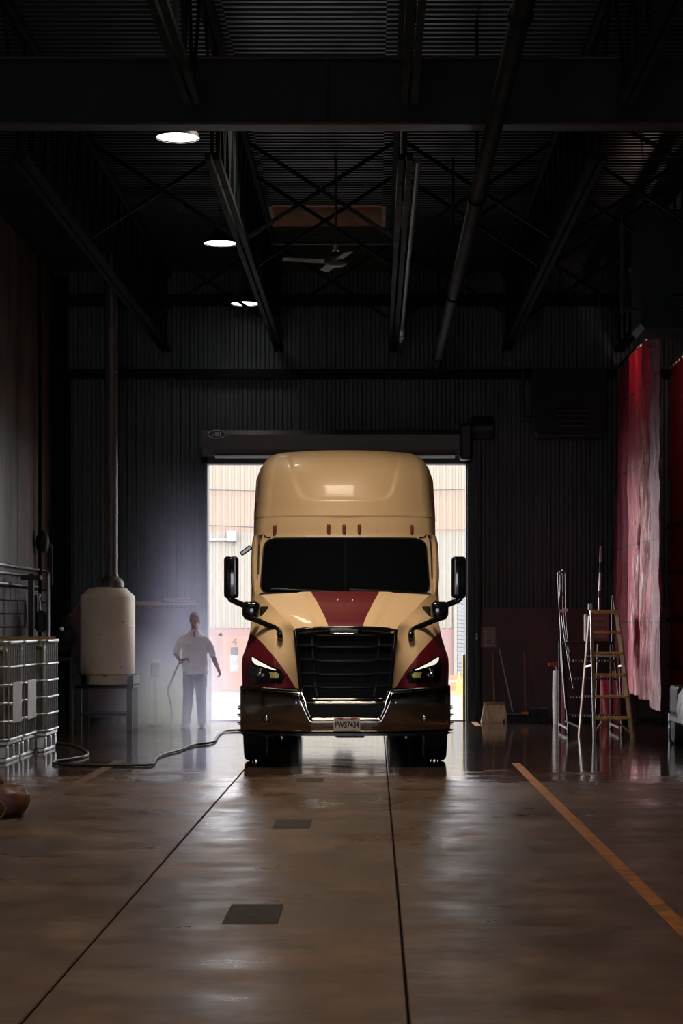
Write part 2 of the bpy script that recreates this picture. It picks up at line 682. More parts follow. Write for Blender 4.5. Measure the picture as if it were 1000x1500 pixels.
# ---- left wall: panels above, concrete blocks below
wl = empty('wall_left', (0, 0, 0), kind='structure')
s = MB(); s.bx(XL - 0.3, XL - 0.1, YF, YB + 0.2, 0, ZD + 0.4)
s.build('wall_core', M['wall_plain'], wl)
pan = [YF, -2, 2.5, 7.0, 11.5, 16.0, 20.5, 25.0, 28.2, 31.0, 33.0, YB]
for a, b in zip(pan, pan[1:]):
    s = MB(); s.rbox((XL - 0.05, (a + b) / 2, (2.25 + ZD) / 2), (0.1, b - a - 0.015, ZD - 2.25), 0.008, 1)
    s.build('wall_panel', M['wall_left'], wl)
s = MB(); s.bx(XL - 0.1, XL - 0.005, YF, 26.0, 0, 2.24)
s.build('wall_base', M['block'], wl)
s = MB(); s.rbox((0, 0, 0), (0.12, 0.39, 0.19), 0.008, 1)
bme = s.mesh('block'); bme.materials.append(M['block'])
for r in range(11):
    yy = 26.0 + (0.2 if r % 2 else 0.0)
    while yy + 0.2 < YB:
        inst(bme, 'block', (XL - 0.06 + random.uniform(-0.003, 0.003), yy + 0.2, 0.1 + r * 0.2035), wl)
        yy += 0.4

# ---- right wall and the wall behind the camera (with its own open doorway)
s = MB(); s.bx(XR, XR + 0.2, YF, YB + 0.2, 0, ZD + 0.4)
tag(s.build('wall_right', M['wall_plain']), kind='structure')
s = MB()
s.bx(XL - 0.3, -3.3, YF - 0.2, YF, 0, ZD + 0.4)
s.bx(1.3, XR + 0.2, YF - 0.2, YF, 0, ZD + 0.4)
s.bx(-3.3, 1.3, YF - 0.2, YF, 4.5, ZD + 0.4)
tag(s.build('wall_front', M['wall_plain']), kind='structure')

# ---- ceiling: ribbed steel deck with a row of skylight openings
ceil = empty('ceiling', (0, 0, 0), kind='structure')
SX0, SX1 = -1.49, 0.12
HOLES = [(7.1, 8.5), (14.4, 15.8), (21.75, 23.15), (28.98, 30.4)]


def deck(x0, x1, y0, y1):
    pr = corr_profile(y0, y1, 0.155, 0.04)
    s = MB()
    b = 0
    for (y, d) in pr:
        s.v.append((x0, y, ZD + d))
        s.v.append((x1, y, ZD + d))
    for i in range(len(pr) - 1):
        a = b + 2 * i
        s.f.append((a, a + 1, a + 3, a + 2))
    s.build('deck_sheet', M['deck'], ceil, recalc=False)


for a, b in ((XL - 0.1, SX0), (SX1, XR + 0.1)):
    deck(a, b, YF - 0.1, 12.0); deck(a, b, 12.0, 24.0); deck(a, b, 24.0, YB + 0.1)
prev = YF - 0.1
for a, b in HOLES + [(YB + 0.1, None)]:
    deck(SX0, SX1, prev, a)
    prev = b
s = MB()
for a, b in ((XL - 0.3, SX0 - 0.02), (SX1 + 0.02, XR + 0.2)):
    s.bx(a, b, YF - 0.2, YB + 0.22, ZD + 0.08, ZD + 0.2)
prev = YF - 0.2
for a, b in HOLES + [(YB + 0.22, None)]:
    s.bx(SX0 - 0.02, SX1 + 0.02, prev, a - 0.02, ZD + 0.08, ZD + 0.2)
    prev = (b or 0) + 0.02
s.build('roof_board', M['wall_plain'], ceil)

M['curb'] = mat('curb_wood', (0.55, 0.36, 0.22), 0.6, 0, scale=3, var=0.2)


def dome_mat(name, col, tr):
    t = NT(name)
    tl = t.n('ShaderNodeBsdfTranslucent')
    n = t.noise(2.5, 5, 0.6)
    c = t.ramp(n, [(0.3, tuple(x * 0.75 for x in col)), (0.7, col)])
    t.link(c, tl.inputs[0])
    t.set(color=c, rough=0.5)
    mx = t.n('ShaderNodeMixShader')
    mx.inputs[0].default_value = tr
    t.link(t.b.outputs[0], mx.inputs[1])
    t.link(tl.outputs[0], mx.inputs[2])
    t.link(mx.outputs[0], t.out.inputs[0])
    return t.m


M['dome_clear'] = dome_mat('skylight_acrylic', (0.8, 0.75, 0.68), 0.6)
M['dome_grimy'] = dome_mat('grimy_acrylic', (0.055, 0.028, 0.013), 0.6)
for k, (a, b) in enumerate(HOLES):
    sk = empty('window_%d' % (k + 1), (0, 0, 0), kind='structure')
    h = 0.45
    for nm_, args in (('curb_side', (SX0 - 0.05, SX0, a - 0.05, b + 0.05)), ('curb_side', (SX1, SX1 + 0.05, a - 0.05, b + 0.05)),
                      ('curb_end', (SX0, SX1, a - 0.05, a)), ('curb_end', (SX0, SX1, b, b + 0.05))):
        s = MB(); s.bx(*args, ZD + 0.0, ZD + h)
        s.build(nm_, M['curb'], sk)
    s = MB()
    s.grid(lambda u, v: (lerp(SX0 - 0.05, SX1 + 0.05, u), lerp(a - 0.05, b + 0.05, v), ZD + h + 0.22 * (1 - (2 * u - 1)**4) * (1 - (2 * v - 1)**4)), 12, 12)
    s.build('pane', M['dome_grimy'] if k == 3 else M['dome_clear'], sk, smooth=60, solid=0.008)
    s = MB(); s.rbox(((SX0 + SX1) / 2, (a + b) / 2, ZD + 0.22), (SX1 - SX0, 0.04, 0.05), 0.01, 1)
    s.build('glazing_bar', M['dark_steel'], sk)

# ---- roof framing: girders, open-web joists and cross bridging
def girder(y, z0, z1):
    g = empty('girder', (0, 0, 0))
    g.parent = ceil
    s = MB(); s.bx(XL, XR, y - 0.008, y + 0.008, z0 + 0.015, z1 - 0.015)
    s.build('girder_web', M['beam_paint'], g)
    for z in (z0 + 0.0125, z1 - 0.0125):
        s = MB(); s.rbox(((XL + XR) / 2, y, z), (XR - XL, 0.26, 0.025), 0.006, 1)
        s.build('flange', M['beam_flange'], g)
    x = XL + 1.2
    while x < XR:
        s = MB(); s.box((x, y - 0.06, (z0 + z1) / 2), (0.012, 0.11, z1 - z0 - 0.05))
        s.build('stiffener', M['beam_paint'], g)
        x += 3.9


M['beam_flange'] = mat('beam_flange', (0.05, 0.042, 0.038), 0.5, 0.0, scale=3, spec=0.15)
girder(19.0, 6.42, 7.07)
girder(3.5, 6.42, 7.07)
JX = [-7.54 + 0.415 * 4.7 * k for k in range(8)]
JX = [x for x in [0.067 * 4.7 + 1.95 * k for k in range(-3, 4)] if XL + 0.1 < x < XR - 0.1]
ZC = 6.40
for x in JX:
    for (a, b) in ((3.7, 18.75), (19.25, YB - 0.1)):
        j = empty('roof_joist', (0, 0, 0))
        j.parent = ceil
        s = MB()
        for dx in (-0.045, 0.045):
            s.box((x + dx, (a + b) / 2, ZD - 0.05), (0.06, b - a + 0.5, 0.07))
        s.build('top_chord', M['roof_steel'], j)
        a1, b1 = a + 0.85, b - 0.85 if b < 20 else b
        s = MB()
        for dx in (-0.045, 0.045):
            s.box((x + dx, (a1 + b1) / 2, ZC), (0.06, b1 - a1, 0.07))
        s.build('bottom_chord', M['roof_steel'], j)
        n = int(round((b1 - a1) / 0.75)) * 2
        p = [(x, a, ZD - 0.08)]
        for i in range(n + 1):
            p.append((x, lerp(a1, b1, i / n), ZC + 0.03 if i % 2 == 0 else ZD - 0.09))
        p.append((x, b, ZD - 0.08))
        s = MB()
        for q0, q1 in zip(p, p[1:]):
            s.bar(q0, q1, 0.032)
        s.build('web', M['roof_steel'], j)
for y in (24.6, 26.5, 31.2, 12.0, 8.0):
    for x0, x1 in zip(JX, JX[1:]):
        if y == 26.5 and x0 < -3:
            continue
        br = empty('cross_bridging', (0, 0, 0))
        br.parent = ceil
        for za, zb in ((ZC + 0.06, ZD - 0.12), (ZD - 0.12, ZC + 0.06)):
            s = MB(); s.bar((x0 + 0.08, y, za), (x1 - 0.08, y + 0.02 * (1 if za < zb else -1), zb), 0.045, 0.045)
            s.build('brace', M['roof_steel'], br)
# horizontal purlin pipe seen below the skylight
s = MB(); s.tube([(-1.5, 29.2, 6.98 + 0.28), (0.3, 29.2, 7.26)], 0.025, 8)
tag(s.build('trim_4', M['beam_flange'], None, smooth=40), kind='structure')
# long service pipe hung under the girders
s = MB(); s.tube([(1.03, YF + 0.2, 5.97), (1.03, YB - 0.1, 5.97)], 0.075, 14)
pp = s.build('service_pipe', mat('pipe_paint', (0.008, 0.010, 0.010), 0.7, 0.0, spec=0.06), None, smooth=40)
tag(pp, 'long dark pipe hung below the girders right of the truck', 'pipe')
for y in (2.0, 8.0, 14.0, 20.0, 26.0, 32.0):
    s = MB(); s.bx(1.015, 1.045, y - 0.015, y + 0.015, 6.03, ZD)
    s.tube([(1.03 + 0.085 * math.cos(t), y, 5.97 + 0.085 * math.sin(t)) for t in [2 * math.pi * k / 16 for k in range(17)]], 0.012, 6)
    s.build('pipe_hanger', M['roof_steel'], pp)
# thin bright conduit by the third joist, with a reflective collar near the back
s = MB(); s.tube([(0.44, 20.0, 6.34), (0.44, YB - 0.1, 6.34)], 0.03, 8)
c2 = s.build('conduit', M['dark_steel'], None, smooth=40)
tag(c2, 'thin conduit run below the middle roof joist', 'conduit')
for y in (31.5, 32.3):
    s = MB()
    s.lathe([(0.0, 0), (0.04, 0), (0.04, 0.5), (0, 0.5)], (0.44, y + 0.5, 6.34), 10, 'Y')
    s.build('coupling', M['galv'], c2, smooth=40)

# steel columns at the corners
for i, (x, y) in enumerate(((XL + 0.16, YB - 0.20), (XL + 0.16, 19.0), (XR - 0.16, YB - 0.2), (XR - 0.16, 19.0))):
    s = MB()
    s.bx(x - 0.11, x + 0.11, y - 0.11, y - 0.095, 0, ZD - 0.1)
    s.bx(x - 0.11, x + 0.11, y + 0.095, y + 0.11, 0, ZD - 0.1)
    s.bx(x - 0.006, x + 0.006, y - 0.1, y + 0.1, 0, ZD - 0.1)
    o = s.build('trim_%d' % (5 + i), M['roof_steel'])
    tag(o, kind='structure')

# ================================================================== outside the back door
ZG = -0.90
s = MB()
s.grid(lambda u, v: (lerp(-45, 45, u), lerp(YB + 0.22, 77.0, v), lerp(-0.02, ZG, v)), 2, 2)
s.bx(-45, 45, YB + 0.3, 77.0, -1.6, -1.4)
g = NT('yard_concrete')
gn = g.noise(0.35, 6, 0.6)
gc = g.ramp(gn, [(0.3, (0.12, 0.108, 0.10)), (0.7, (0.165, 0.15, 0.14))])
g.set(color=gc, rough=0.7)
M['yard'] = g.m
tag(s.build('outdoor_ground', M['yard']), kind='structure')
# apron slab in front of the sill
s = MB(); s.rbox((DX0 / 2 + DX1 / 2, YB + 1.6, -0.05), (6.5, 2.6, 0.09), 0.01, 1)
s.v = [(x, y, z - 0.008) for x, y, z in s.v]
tag(s.build('trim_9', M['yard']), kind='structure')

bl = empty('warehouse_building', (0, 76, ZG), label='pale corrugated warehouse seen through the open doorway', cat='building')
BM = {'box': mat('box_white', (0.33, 0.33, 0.32), 0.5, 0, var=0.04),
      'pink': mat('pink_masonry', (0.245, 0.155, 0.135), 0.7, 0, var=0.06, scale=1.5),
      'cream': mat('cream_siding', (0.25, 0.225, 0.18), 0.5, 0, var=0.04, scale=0.6),
      'peach': mat('peach_siding', (0.27, 0.20, 0.145), 0.5, 0, var=0.04, scale=0.6),
      'beige': mat('beige_siding', (0.25, 0.21, 0.155), 0.5, 0, var=0.04, scale=0.6)}
s = MB(); s.bx(-16, 16, 0.0, 6, 0, 2.39); s.build('base_wall', BM['pink'], bl)
for nm_, z0, z1, k in (('siding', 2.39, 6.04, 'cream'), ('siding', 6.04, 7.6, 'peach'), ('siding', 7.6, 9.5, 'beige')):
    s = MB(); corr_wall(s, -16, 16, z0, z1, 0.0, 0.24, 0.035)
    s.build(nm_, BM[k], bl, recalc=False)
s = MB(); s.bx(-16, 16, 0.05, 6, 2.39, 9.5); s.bx(-16.1, 16.1, -0.08, 6.1, 9.5, 9.65)
s.build('roof', BM['cream'], bl)
dr = empty('door', (0, 0, 0)); dr.parent = bl
s = MB(); s.rbox((-5.15, -0.03, 1.05), (1.30, 0.06, 2.08), 0.01, 1); s.build('door_leaf', mat('peach_door', (0.30, 0.165, 0.12), 0.5, 0, var=0.05), dr)
s = MB()
s.bx(-5.92, -5.80, -0.06, 0.02, 0, 2.2); s.bx(-4.5, -4.38, -0.06, 0.02, 0, 2.2); s.bx(-5.92, -4.38, -0.06, 0.02, 2.09, 2.2)
s.build('door_frame', BM['pink'], dr)
s = MB(); s.bx(-5.47, -5.20, -0.075, -0.06, 1.38, 1.66)
s.build('vent', mat('vent_grey', (0.08, 0.08, 0.085), 0.6), dr)
s = MB(); s.bx(-5.50, -5.18, -0.075, -0.06, 0.72, 1.36)
s.build('notice', mat('notice_grey', (0.24, 0.24, 0.24), 0.6), dr)
text_obj('4', 0.42, (-5.32, -0.07, 1.86), FACE, mat('brown_ink', (0.12, 0.06, 0.05), 0.6), 'number_four', dr, 0.004)
rd = empty('roller_door', (0, 0, 0)); rd.parent = bl
s = MB(); s.rbox((0, 0, 0), (3.2, 0.05, 0.145), 0.012, 1)
rme = s.mesh('slat'); rme.materials.append(mat('shutter_grey', (0.20, 0.20, 0.20), 0.5, 0.0))
for i in range(25):
    inst(rme, 'slat', (4.75, -0.05, 0.075 + i * 0.15), rd)
s = MB()
s.bx(3.02, 3.15, -0.12, 0.02, 0, 3.9); s.bx(6.35, 6.48, -0.12, 0.02, 0, 3.9); s.bx(3.02, 6.48, -0.12, 0.02, 3.76, 3.95)
s.build('door_frame', BM['cream'], rd)
# wall lamp box with its conduit, and two cables slung along the facade
lb = empty('wall_box', (-5.42, 76 - 0.2, 4.98), label='white electrical box with conduit on the warehouse wall', cat='electrical box')
s = MB(); s.rbox((0, 0, 0), (0.36, 0.24, 0.40), 0.03, 2); s.build('box_body', BM['box'], lb)
s = MB(); s.tube([(-0.17, 0.1, -0.12), (-2.6, 0.1, -0.12)], 0.06, 8); s.build('conduit', BM['box'], lb)
for k, (za, zb, lab) in enumerate(((7.05, 7.35, 'upper thin cable slung across the warehouse wall'), (5.85, 5.6, 'lower thin cable slung across the warehouse wall'))):
    s = MB(); s.tube([(-14 + 28 * i / 24, 75.8, za + (zb - za) * i / 24 - 0.5 * math.sin(math.pi * i / 24)) for i in range(25)], 0.018, 5)
    tag(s.build('cable', mat('cable_grey', (0.10, 0.09, 0.085), 0.6)), lab, 'cable')
# cone and barrier in the yard
def gz(y): return lerp(-0.02, ZG, (y - YB - 0.22) / (77.0 - YB - 0.22))
cn = empty('traffic_cone', (2.72, 64, gz(64)), label='yellow cone standing in the yard right of the truck', cat='cone')
s = MB(); s.rbox((0, 0, 0.02), (0.36, 0.36, 0.04), 0.01, 1); s.build('cone_base', M['yellow'], cn)
s = MB(); s.lathe([(0.15, 0.03), (0.13, 0.06), (0.035, 0.70), (0.025, 0.72), (0.0, 0.72)], n=20); s.build('cone_body', mat('cone_yellow', (0.45, 0.28, 0.05), 0.5), cn, smooth=40)
bq = empty('barrier', (3.25, 66, gz(66)), label='low orange barrier beside the yellow cone', cat='barrier')
s = MB(); s.prism([(-0.2, 0), (0.2, 0), (0.12, 0.12), (0.06, 0.62), (-0.06, 0.62), (-0.12, 0.12)], -0.75, 0.75, 'X')
s.v = [(x, y, z) for x, y, z in s.v]; s.build('barrier_body', mat('barrier_orange', (0.40, 0.16, 0.08), 0.5), bq)
s = MB(); s.bx(-0.76, 0.76, -0.085, 0.085, 0.36, 0.46); s.build('stripe', M['white_paint'], bq)

# ================================================================== the truck
TR = empty('semi_truck', (-0.334, 23.2, 0), math.radians(1.0), label='cream and maroon semi truck tractor facing the camera in the doorway', cat='truck')

CREAM = (0.66, 0.46, 0.26, 1)
MAROON = (0.115, 0.006, 0.014, 1)


def paint(name, kind):
    t = NT(name)
    x, y, z = t.xyz()
    ax = t.math('ABSOLUTE', x)
    if kind == 'hood':
        hw = t.math('ADD', 0.205, t.math('MULTIPLY', t.math('SUBTRACT', y, 0.3), 0.195))
        m = t.math('LESS_THAN', ax, hw)
        c = t.mix(m, CREAM, MAROON)
    elif kind == 'fender':
        a = t.math('SUBTRACT', ax, 0.59)
        b = t.math('SUBTRACT', ax, 0.82)
        cv = t.math('ADD', 0.94, t.math('SUBTRACT', t.math('MULTIPLY', a, 1.435), t.math('MULTIPLY', t.math('MULTIPLY', a, b), 0.867)))
        m = t.math('LESS_THAN', z, cv)
        c = t.mix(m, CREAM, MAROON)
    elif kind == 'side':
        m1 = t.math('LESS_THAN', z, t.math('ADD', 3.28, t.math('MULTIPLY', t.math('SUBTRACT', y, 3.6), 0.12)))
        m2 = t.math('GREATER_THAN', y, 2.9)
        m = t.math('MULTIPLY', m1, m2)
        c = t.mix(m, CREAM, MAROON)
    else:
        c = CREAM
    n = t.noise(9, 5, 0.6)
    dirt = t.map(n, 0.6, 0.9, 0.0, 0.25)
    if kind == 'plain':
        nd = t.n('ShaderNodeRGB'); nd.outputs[0].default_value = CREAM
        c = nd.outputs[0]
    c = t.mix(dirt, c, (0.18, 0.11, 0.06))
    t.set(color=c, rough=t.map(n, 0.3, 0.7, 0.36, 0.44), spec=0.3, coat=0.14, coat_rough=0.05)
    return t.m


M['paint'] = paint('cream_paint', 'plain')
M['paint_hood'] = paint('hood_paint_stripe', 'hood')
M['paint_fender'] = paint('fender_paint', 'fender')
M['paint_side'] = paint('sleeper_paint', 'side')
M['maroon'] = mat('maroon_paint', MAROON[:3], 0.3, 0, var=0.05, coat=0.5, coat_rough=0.08)
M['bumper'] = mat('polished_bumper', (0.34, 0.30, 0.26), 0.13, 1.0, var=0.06)
tg = NT('windshield_glass')
tg.set(color=(0.003, 0.004, 0.005), rough=0.04, spec=0.35, coat=0.0)
M['glass_dark'] = tg.m
M['amber'] = mat('amber_lens', (0.30, 0.03, 0.012), 0.3, 0, var=0.1, coat=0.2)
M['drl'] = emis('daytime_running_strip', (1.0, 0.93, 0.83), 0.75)
M['lamp_yellow'] = mat('turn_lens', (0.55, 0.52, 0.22), 0.15, 0, var=0.1, coat=0.6)
M['lens_clear'] = mat('projector_lens', (0.35, 0.36, 0.36), 0.08, 0.9, var=0.1)

# ---- hood top -----------------------------------------------------
GT = 1.615                                                            # top of the grille

def hood_hw(t):                                                       # half width, t 0 front .. 1 back
    return lerp(0.60, 1.035, t**0.95)


def hood_pt(u, t):
    """u -1..1 across, t 0..1 front to back"""
    hw = hood_hw(t)
    y = lerp(0.27, 1.42, t) + 0.10 * (u * u) * (1 - t)
    zc = sinterp(t, [(0, 1.645), (0.12, 1.715), (0.5, 1.885), (1.0, 2.075)])
    ze = sinterp(t, [(0, 1.60), (0.12, 1.655), (0.5, 1.835), (1.0, 2.045)])
    au = abs(u)
    z = lerp(zc, ze, au**2.6)
    # raised centre panel with a soft crease either side
    z += 0.018 * (1 - sstep(0.52, 0.60, au)) * sstep(0, 0.10, t) * (1 - 0.3 * t)
    return (u * hw, y, z)


s = MB()
s.grid(lambda u, v: hood_pt(2 * u - 1, v), 48, 20)
# rolled front lip down to the grille
s.grid(lambda u, v: (lambda p: (p[0], p[1] - 0.03 * math.sin(v * math.pi / 2), p[2] - 0.045 * v))(hood_pt(2 * u - 1, 0)), 48, 3, flip=True)
hood = s.build('hood', M['paint_hood'], TR, smooth=50)
for x in (-0.09, 0.085):
    s = MB(); p = hood_pt(x / hood_hw(0.72), 0.72); s.lathe([(0, 0), (0.014, 0), (0.010, 0.012), (0, 0.014)], p, 10)
    s.build('washer_nozzle', M['chrome'], hood)

# ---- fenders / front corner (one per side) -------------------------
XO = [(0.93, 1.235), (1.15, 1.245), (1.28, 1.24), (1.36, 1.215), (1.48, 1.18), (1.6, 1.155), (1.8, 1.135), (2.06, 1.13)]
XI = [(0.93, 0.525), (1.25, 0.56), (1.60, 0.598), (1.70, 0.655), (1.83, 0.80), (2.046, 1.035)]
YI = [(0.93, 0.12), (1.25, 0.19), (1.60, 0.37), (1.70, 0.46), (1.83, 0.86), (2.046, 1.42)]
YO = [(0.93, 0.74), (1.25, 0.80), (1.60, 1.02), (1.83, 1.35), (2.046, 1.62)]


def fend_pt(t, z):
    xi, xo, yi, yo = sinterp(z, XI), sinterp(z, XO), sinterp(z, YI), sinterp(z, YO)
    x = lerp(xi, xo, t)
    low = 1 - sstep(1.45, 1.9, z)
    p = lerp(1.15, 2.1, low)
    y = lerp(yi, yo, t**p)
    # hollow beside the grille, then the swollen fender
    y += 0.07 * low * math.sin(min(1, t / 0.42) * math.pi)
    y -= 0.05 * low * math.exp(-((t - 0.68) / 0.2)**2)
    return Vector((x, y, z))


def side_z0(y):
    d = 0.64**2 - (y - 1.3)**2
    return max(0.93, 0.5 + math.sqrt(d)) if d > 0 else 0.93


for sgn in (-1, 1):
    s = MB()
    zz = [lerp(0.93, 2.046, j / 26) for j in range(27)]
    s.grid(lambda u, v: (lambda p: (sgn * p.x, p.y, p.z))(fend_pt(u, lerp(0.93, 2.046, v))), 24, 26)

    def sidef(u, v):
        z_ = lerp(0.93, 2.046, v)
        p = fend_pt(1, z_)
        y = lerp(p.y, 2.05, u)
        zb = side_z0(y)
        z2 = max(z_, lerp(z_, zb, 1 - sstep(0.93, zb + 0.35, z_)) if z_ < zb + 0.35 else z_)
        return (sgn * (p.x + 0.012 * math.sin(u * math.pi) - 0.02 * u), y, z2)
    s.grid(sidef, 18, 26)
    fd = s.build('fender', M['paint_fender'], TR, smooth=60)
    # headlight set into the fender
    def onf(t, z, off):
        p = fend_pt(t, z)
        a = fend_pt(min(1, t + 0.01), z) - fend_pt(max(0, t - 0.01), z)
        b = fend_pt(t, z + 0.01) - fend_pt(t, z - 0.01)
        n = a.cross(b).normalized()
        if n.y > 0:
            n = -n
        q = p + n * off
        return (sgn * q.x, q.y, q.z)
    hl = empty('headlight', (0, 0, 0)); hl.parent = TR

    def tz(px, py, y0=0.5):
        """photo pixel on the left headlight to (t, z) on the fender"""
        z = HC - (py - 912) * (23.2 + y0) / F
        x = (506 - px) * (23.2 + y0) / F
        xi, xo = sinterp(z, XI), sinterp(z, XO)
        return ((x - xi) / (xo - xi), z)

    def patch(mb, poly, off, n=10, thick=0.012):
        """poly given as left and right chains of pixels (same count)"""
        la, lb = poly
        def ch(c, v):
            k = v * (len(c) - 1)
            i = min(int(k), len(c) - 2)
            return lerp(c[i][0], c[i + 1][0], k - i), lerp(c[i][1], c[i + 1][1], k - i)
        def fn(o_):
            def g(u, v):
                a_, b_ = ch(la, v), ch(lb, v)
                t_, z_ = tz(lerp(a_[0], b_[0], u), lerp(a_[1], b_[1], u))
                return onf(t_, z_, o_)
            return g
        mb.grid(fn(off), n, n)
        top, bot = fn(off), fn(off - thick)
        for (f1, f2) in (((lambda q: (q, 0)), None), ((lambda q: (q, 1)), None), ((lambda q: (0, q)), None), ((lambda q: (1, q)), None)):
            mb.grid(lambda u, v: (top if v < 0.5 else bot)(*f1(u)), n, 1)

    s = MB(); patch(s, ([(368, 961), (366, 985), (369, 1000)], [(413, 981), (418, 990), (414, 1000)]), 0.004, 12)
    s.build('lamp_housing', M['black_gloss'], hl, smooth=60)
    s = MB(); patch(s, ([(370.5, 963.5), (371, 968), (376, 973)], [(405, 980.5), (405, 981), (404.5, 981.5)]), 0.016, 10)
    s.build('light_strip', M['drl'], hl, smooth=60)
    s = MB(); patch(s, ([(396, 984.5), (397.5, 988), (398, 992)], [(406, 984.5), (410, 988), (409, 992)]), 0.014, 6)
    s.build('turn_lamp', M['lamp_yellow'], hl, smooth=60)
    for (cx, cy, rr) in ((382.5, 982.5, 0.034), (380, 988, 0.026), (386, 988.5, 0.022)):
        t_, z_ = tz(cx, cy)
        c = onf(t_, z_, 0.004)
        s = MB(); s.lathe([(0, 0), (rr, 0), (rr, 0.015), (rr * 0.8, 0.02), (rr * 0.55, 0.012), (0, 0.02)], c, 16, 'Y')
        s.build('projector', M['lens_clear'], hl, smooth=50)

# ---- grille ---------------------------------------------------------
def g_hw(z): return interp(z, [(0.77, 0.455), (0.93, 0.52), (1.60, 0.592)])
def g_y(x, z): return interp(z, [(0.77, 0.07), (1.0, 0.09), (1.35, 0.16), (1.62, 0.27)]) + 0.06 * (abs(x) / 0.6)**2.2


M['grille_black'] = mat('grille_black', (0.005, 0.006, 0.006), 0.32, 0, var=0.1, spec=0.3)
gr = empty('grille', (0, 0, 0)); gr.parent = TR
s = MB()
s.grid(lambda u, v: (lambda z: ((2 * u - 1) * g_hw(z), g_y((2 * u - 1) * g_hw(z), z) + 0.12, z))(lerp(0.77, 1.63, v)), 16, 12)
s.build('mesh_screen', mat('grille_mesh', (0.006, 0.007, 0.008), 0.6, 0.2, scale=60), gr, solid=0.01)
# frame: a tube following the outline
outl = []
for i in range(13):
    u = i / 6 - 1
    z = 1.605 + 0.028 * (1 - abs(u)**2.5)
    outl.append((u * 0.592, g_y(u * 0.592, z) - 0.015, z))
for z in (1.45, 1.2, 0.95, 0.80):
    outl.append((g_hw(z), g_y(g_hw(z), z), z))
for i in range(1, 8):
    u = 1 - i / 4
    outl.append((u * g_hw(0.79), g_y(u * 0.45, 0.79), 0.79))
for z in (0.80, 0.95, 1.2, 1.45):
    outl.append((-g_hw(z), g_y(g_hw(z), z), z))
outl.append(outl[0])
s = MB(); s.tube(outl, 0.028, 8); s.build('surround', M['black_gloss'], gr, smooth=50)
for z in (1.545, 1.405, 1.245, 1.085, 0.935):
    s = MB()
    hw = g_hw(z) - 0.015
    rings = []
    for i in range(25):
        u = i / 12 - 1
        x = u * hw
        y = g_y(x, z)
        step = 0.016 * sstep(0.62, 0.66, abs(u))
        # blade section: rounded nose, thin tail
        sec = [(0.0, -0.008), (-0.014, 0.0), (-0.008, 0.016), (0.03, 0.022), (0.10, 0.012), (0.10, -0.004)]
        rings.append([(x, y + step + a, z + b + step * 0.9) for a, b in sec])
    s.rings(rings)
    s.build('grille_bar', M['grille_black'], gr, smooth=35)
for x in (-0.40, 0.40):
    s = MB()
    s.grid(lambda u, v: (lambda z: (x * (g_hw(z) / 0.59) + (u - 0.5) * 0.02, g_y(x, z) + 0.03, z))(lerp(0.84, 1.57, v)), 1, 10)
    s.build('grille_upright', M['grille_black'], gr, solid=0.04)
# name strip under the hood lip
s = MB(); s.rbox((-0.02, 0.235, 1.592), (0.33, 0.02, 0.045), 0.003, 1); s.build('name_plate', M['grille_black'], gr)
s = MB(); s.rbox((-0.02, 0.226, 1.574), (0.24, 0.010, 0.004), 0.0015, 1); s.build('name_plate_edge', M['chrome'], gr)

# ---- bumper ---------------------------------------------------------
def b_y(x):
    a = abs(x)
    return 0.02 + 0.20 * max(0, (a - 0.35) / 0.8)**2.0


def b_top(x):
    return interp(abs(x), [(0.0, 0.598), (0.415, 0.598), (0.52, 0.90), (0.9, 0.925), (1.19, 0.945)])


def b_pt(x, v):
    zt = b_top(x)
    zb = interp(abs(x), [(0, 0.405), (0.6, 0.40), (1.19, 0.415)])
    z = lerp(zb, zt, v)
    y = b_y(x) + 0.05 * (2 * v - 1)**4 + (0.03 * (1 - v))
    return Vector((x, y, z))


bx_list = [-1.19 + 0.02 * i for i in range(120)]
s = MB()
nx = 96
s.grid(lambda u, v: b_pt(lerp(-1.19, 1.19, u), v), nx, 12)
# rounded corners wrapping back along the sides
for sg in (-1, 1):
    def cor(u, v):
        p = b_pt(1.19, v)
        a = min(u / 0.45, 1) * math.pi / 2
        x = 1.19 + 0.05 * math.sin(a)
        y = p.y + 0.05 * (1 - math.cos(a)) + (max(0, u - 0.45) / 0.55) * 0.52
        return (sg * x, y, p.z + 0.02 * u)
    s.grid(cor, 12, 12)
bp = s.build('bumper', M['bumper'], TR, smooth=45, solid=0.02)
for sg in (-1, 1):
    s = MB()
    s.grid(lambda u, v: (lambda x: (sg * x, b_y(x) + 0.04 + 0.05 * v, b_top(x) + 0.012))(lerp(0.53, 1.22, u)), 16, 1)
    s.build('bumper_gap', M['black_plastic'], TR, solid=0.03)
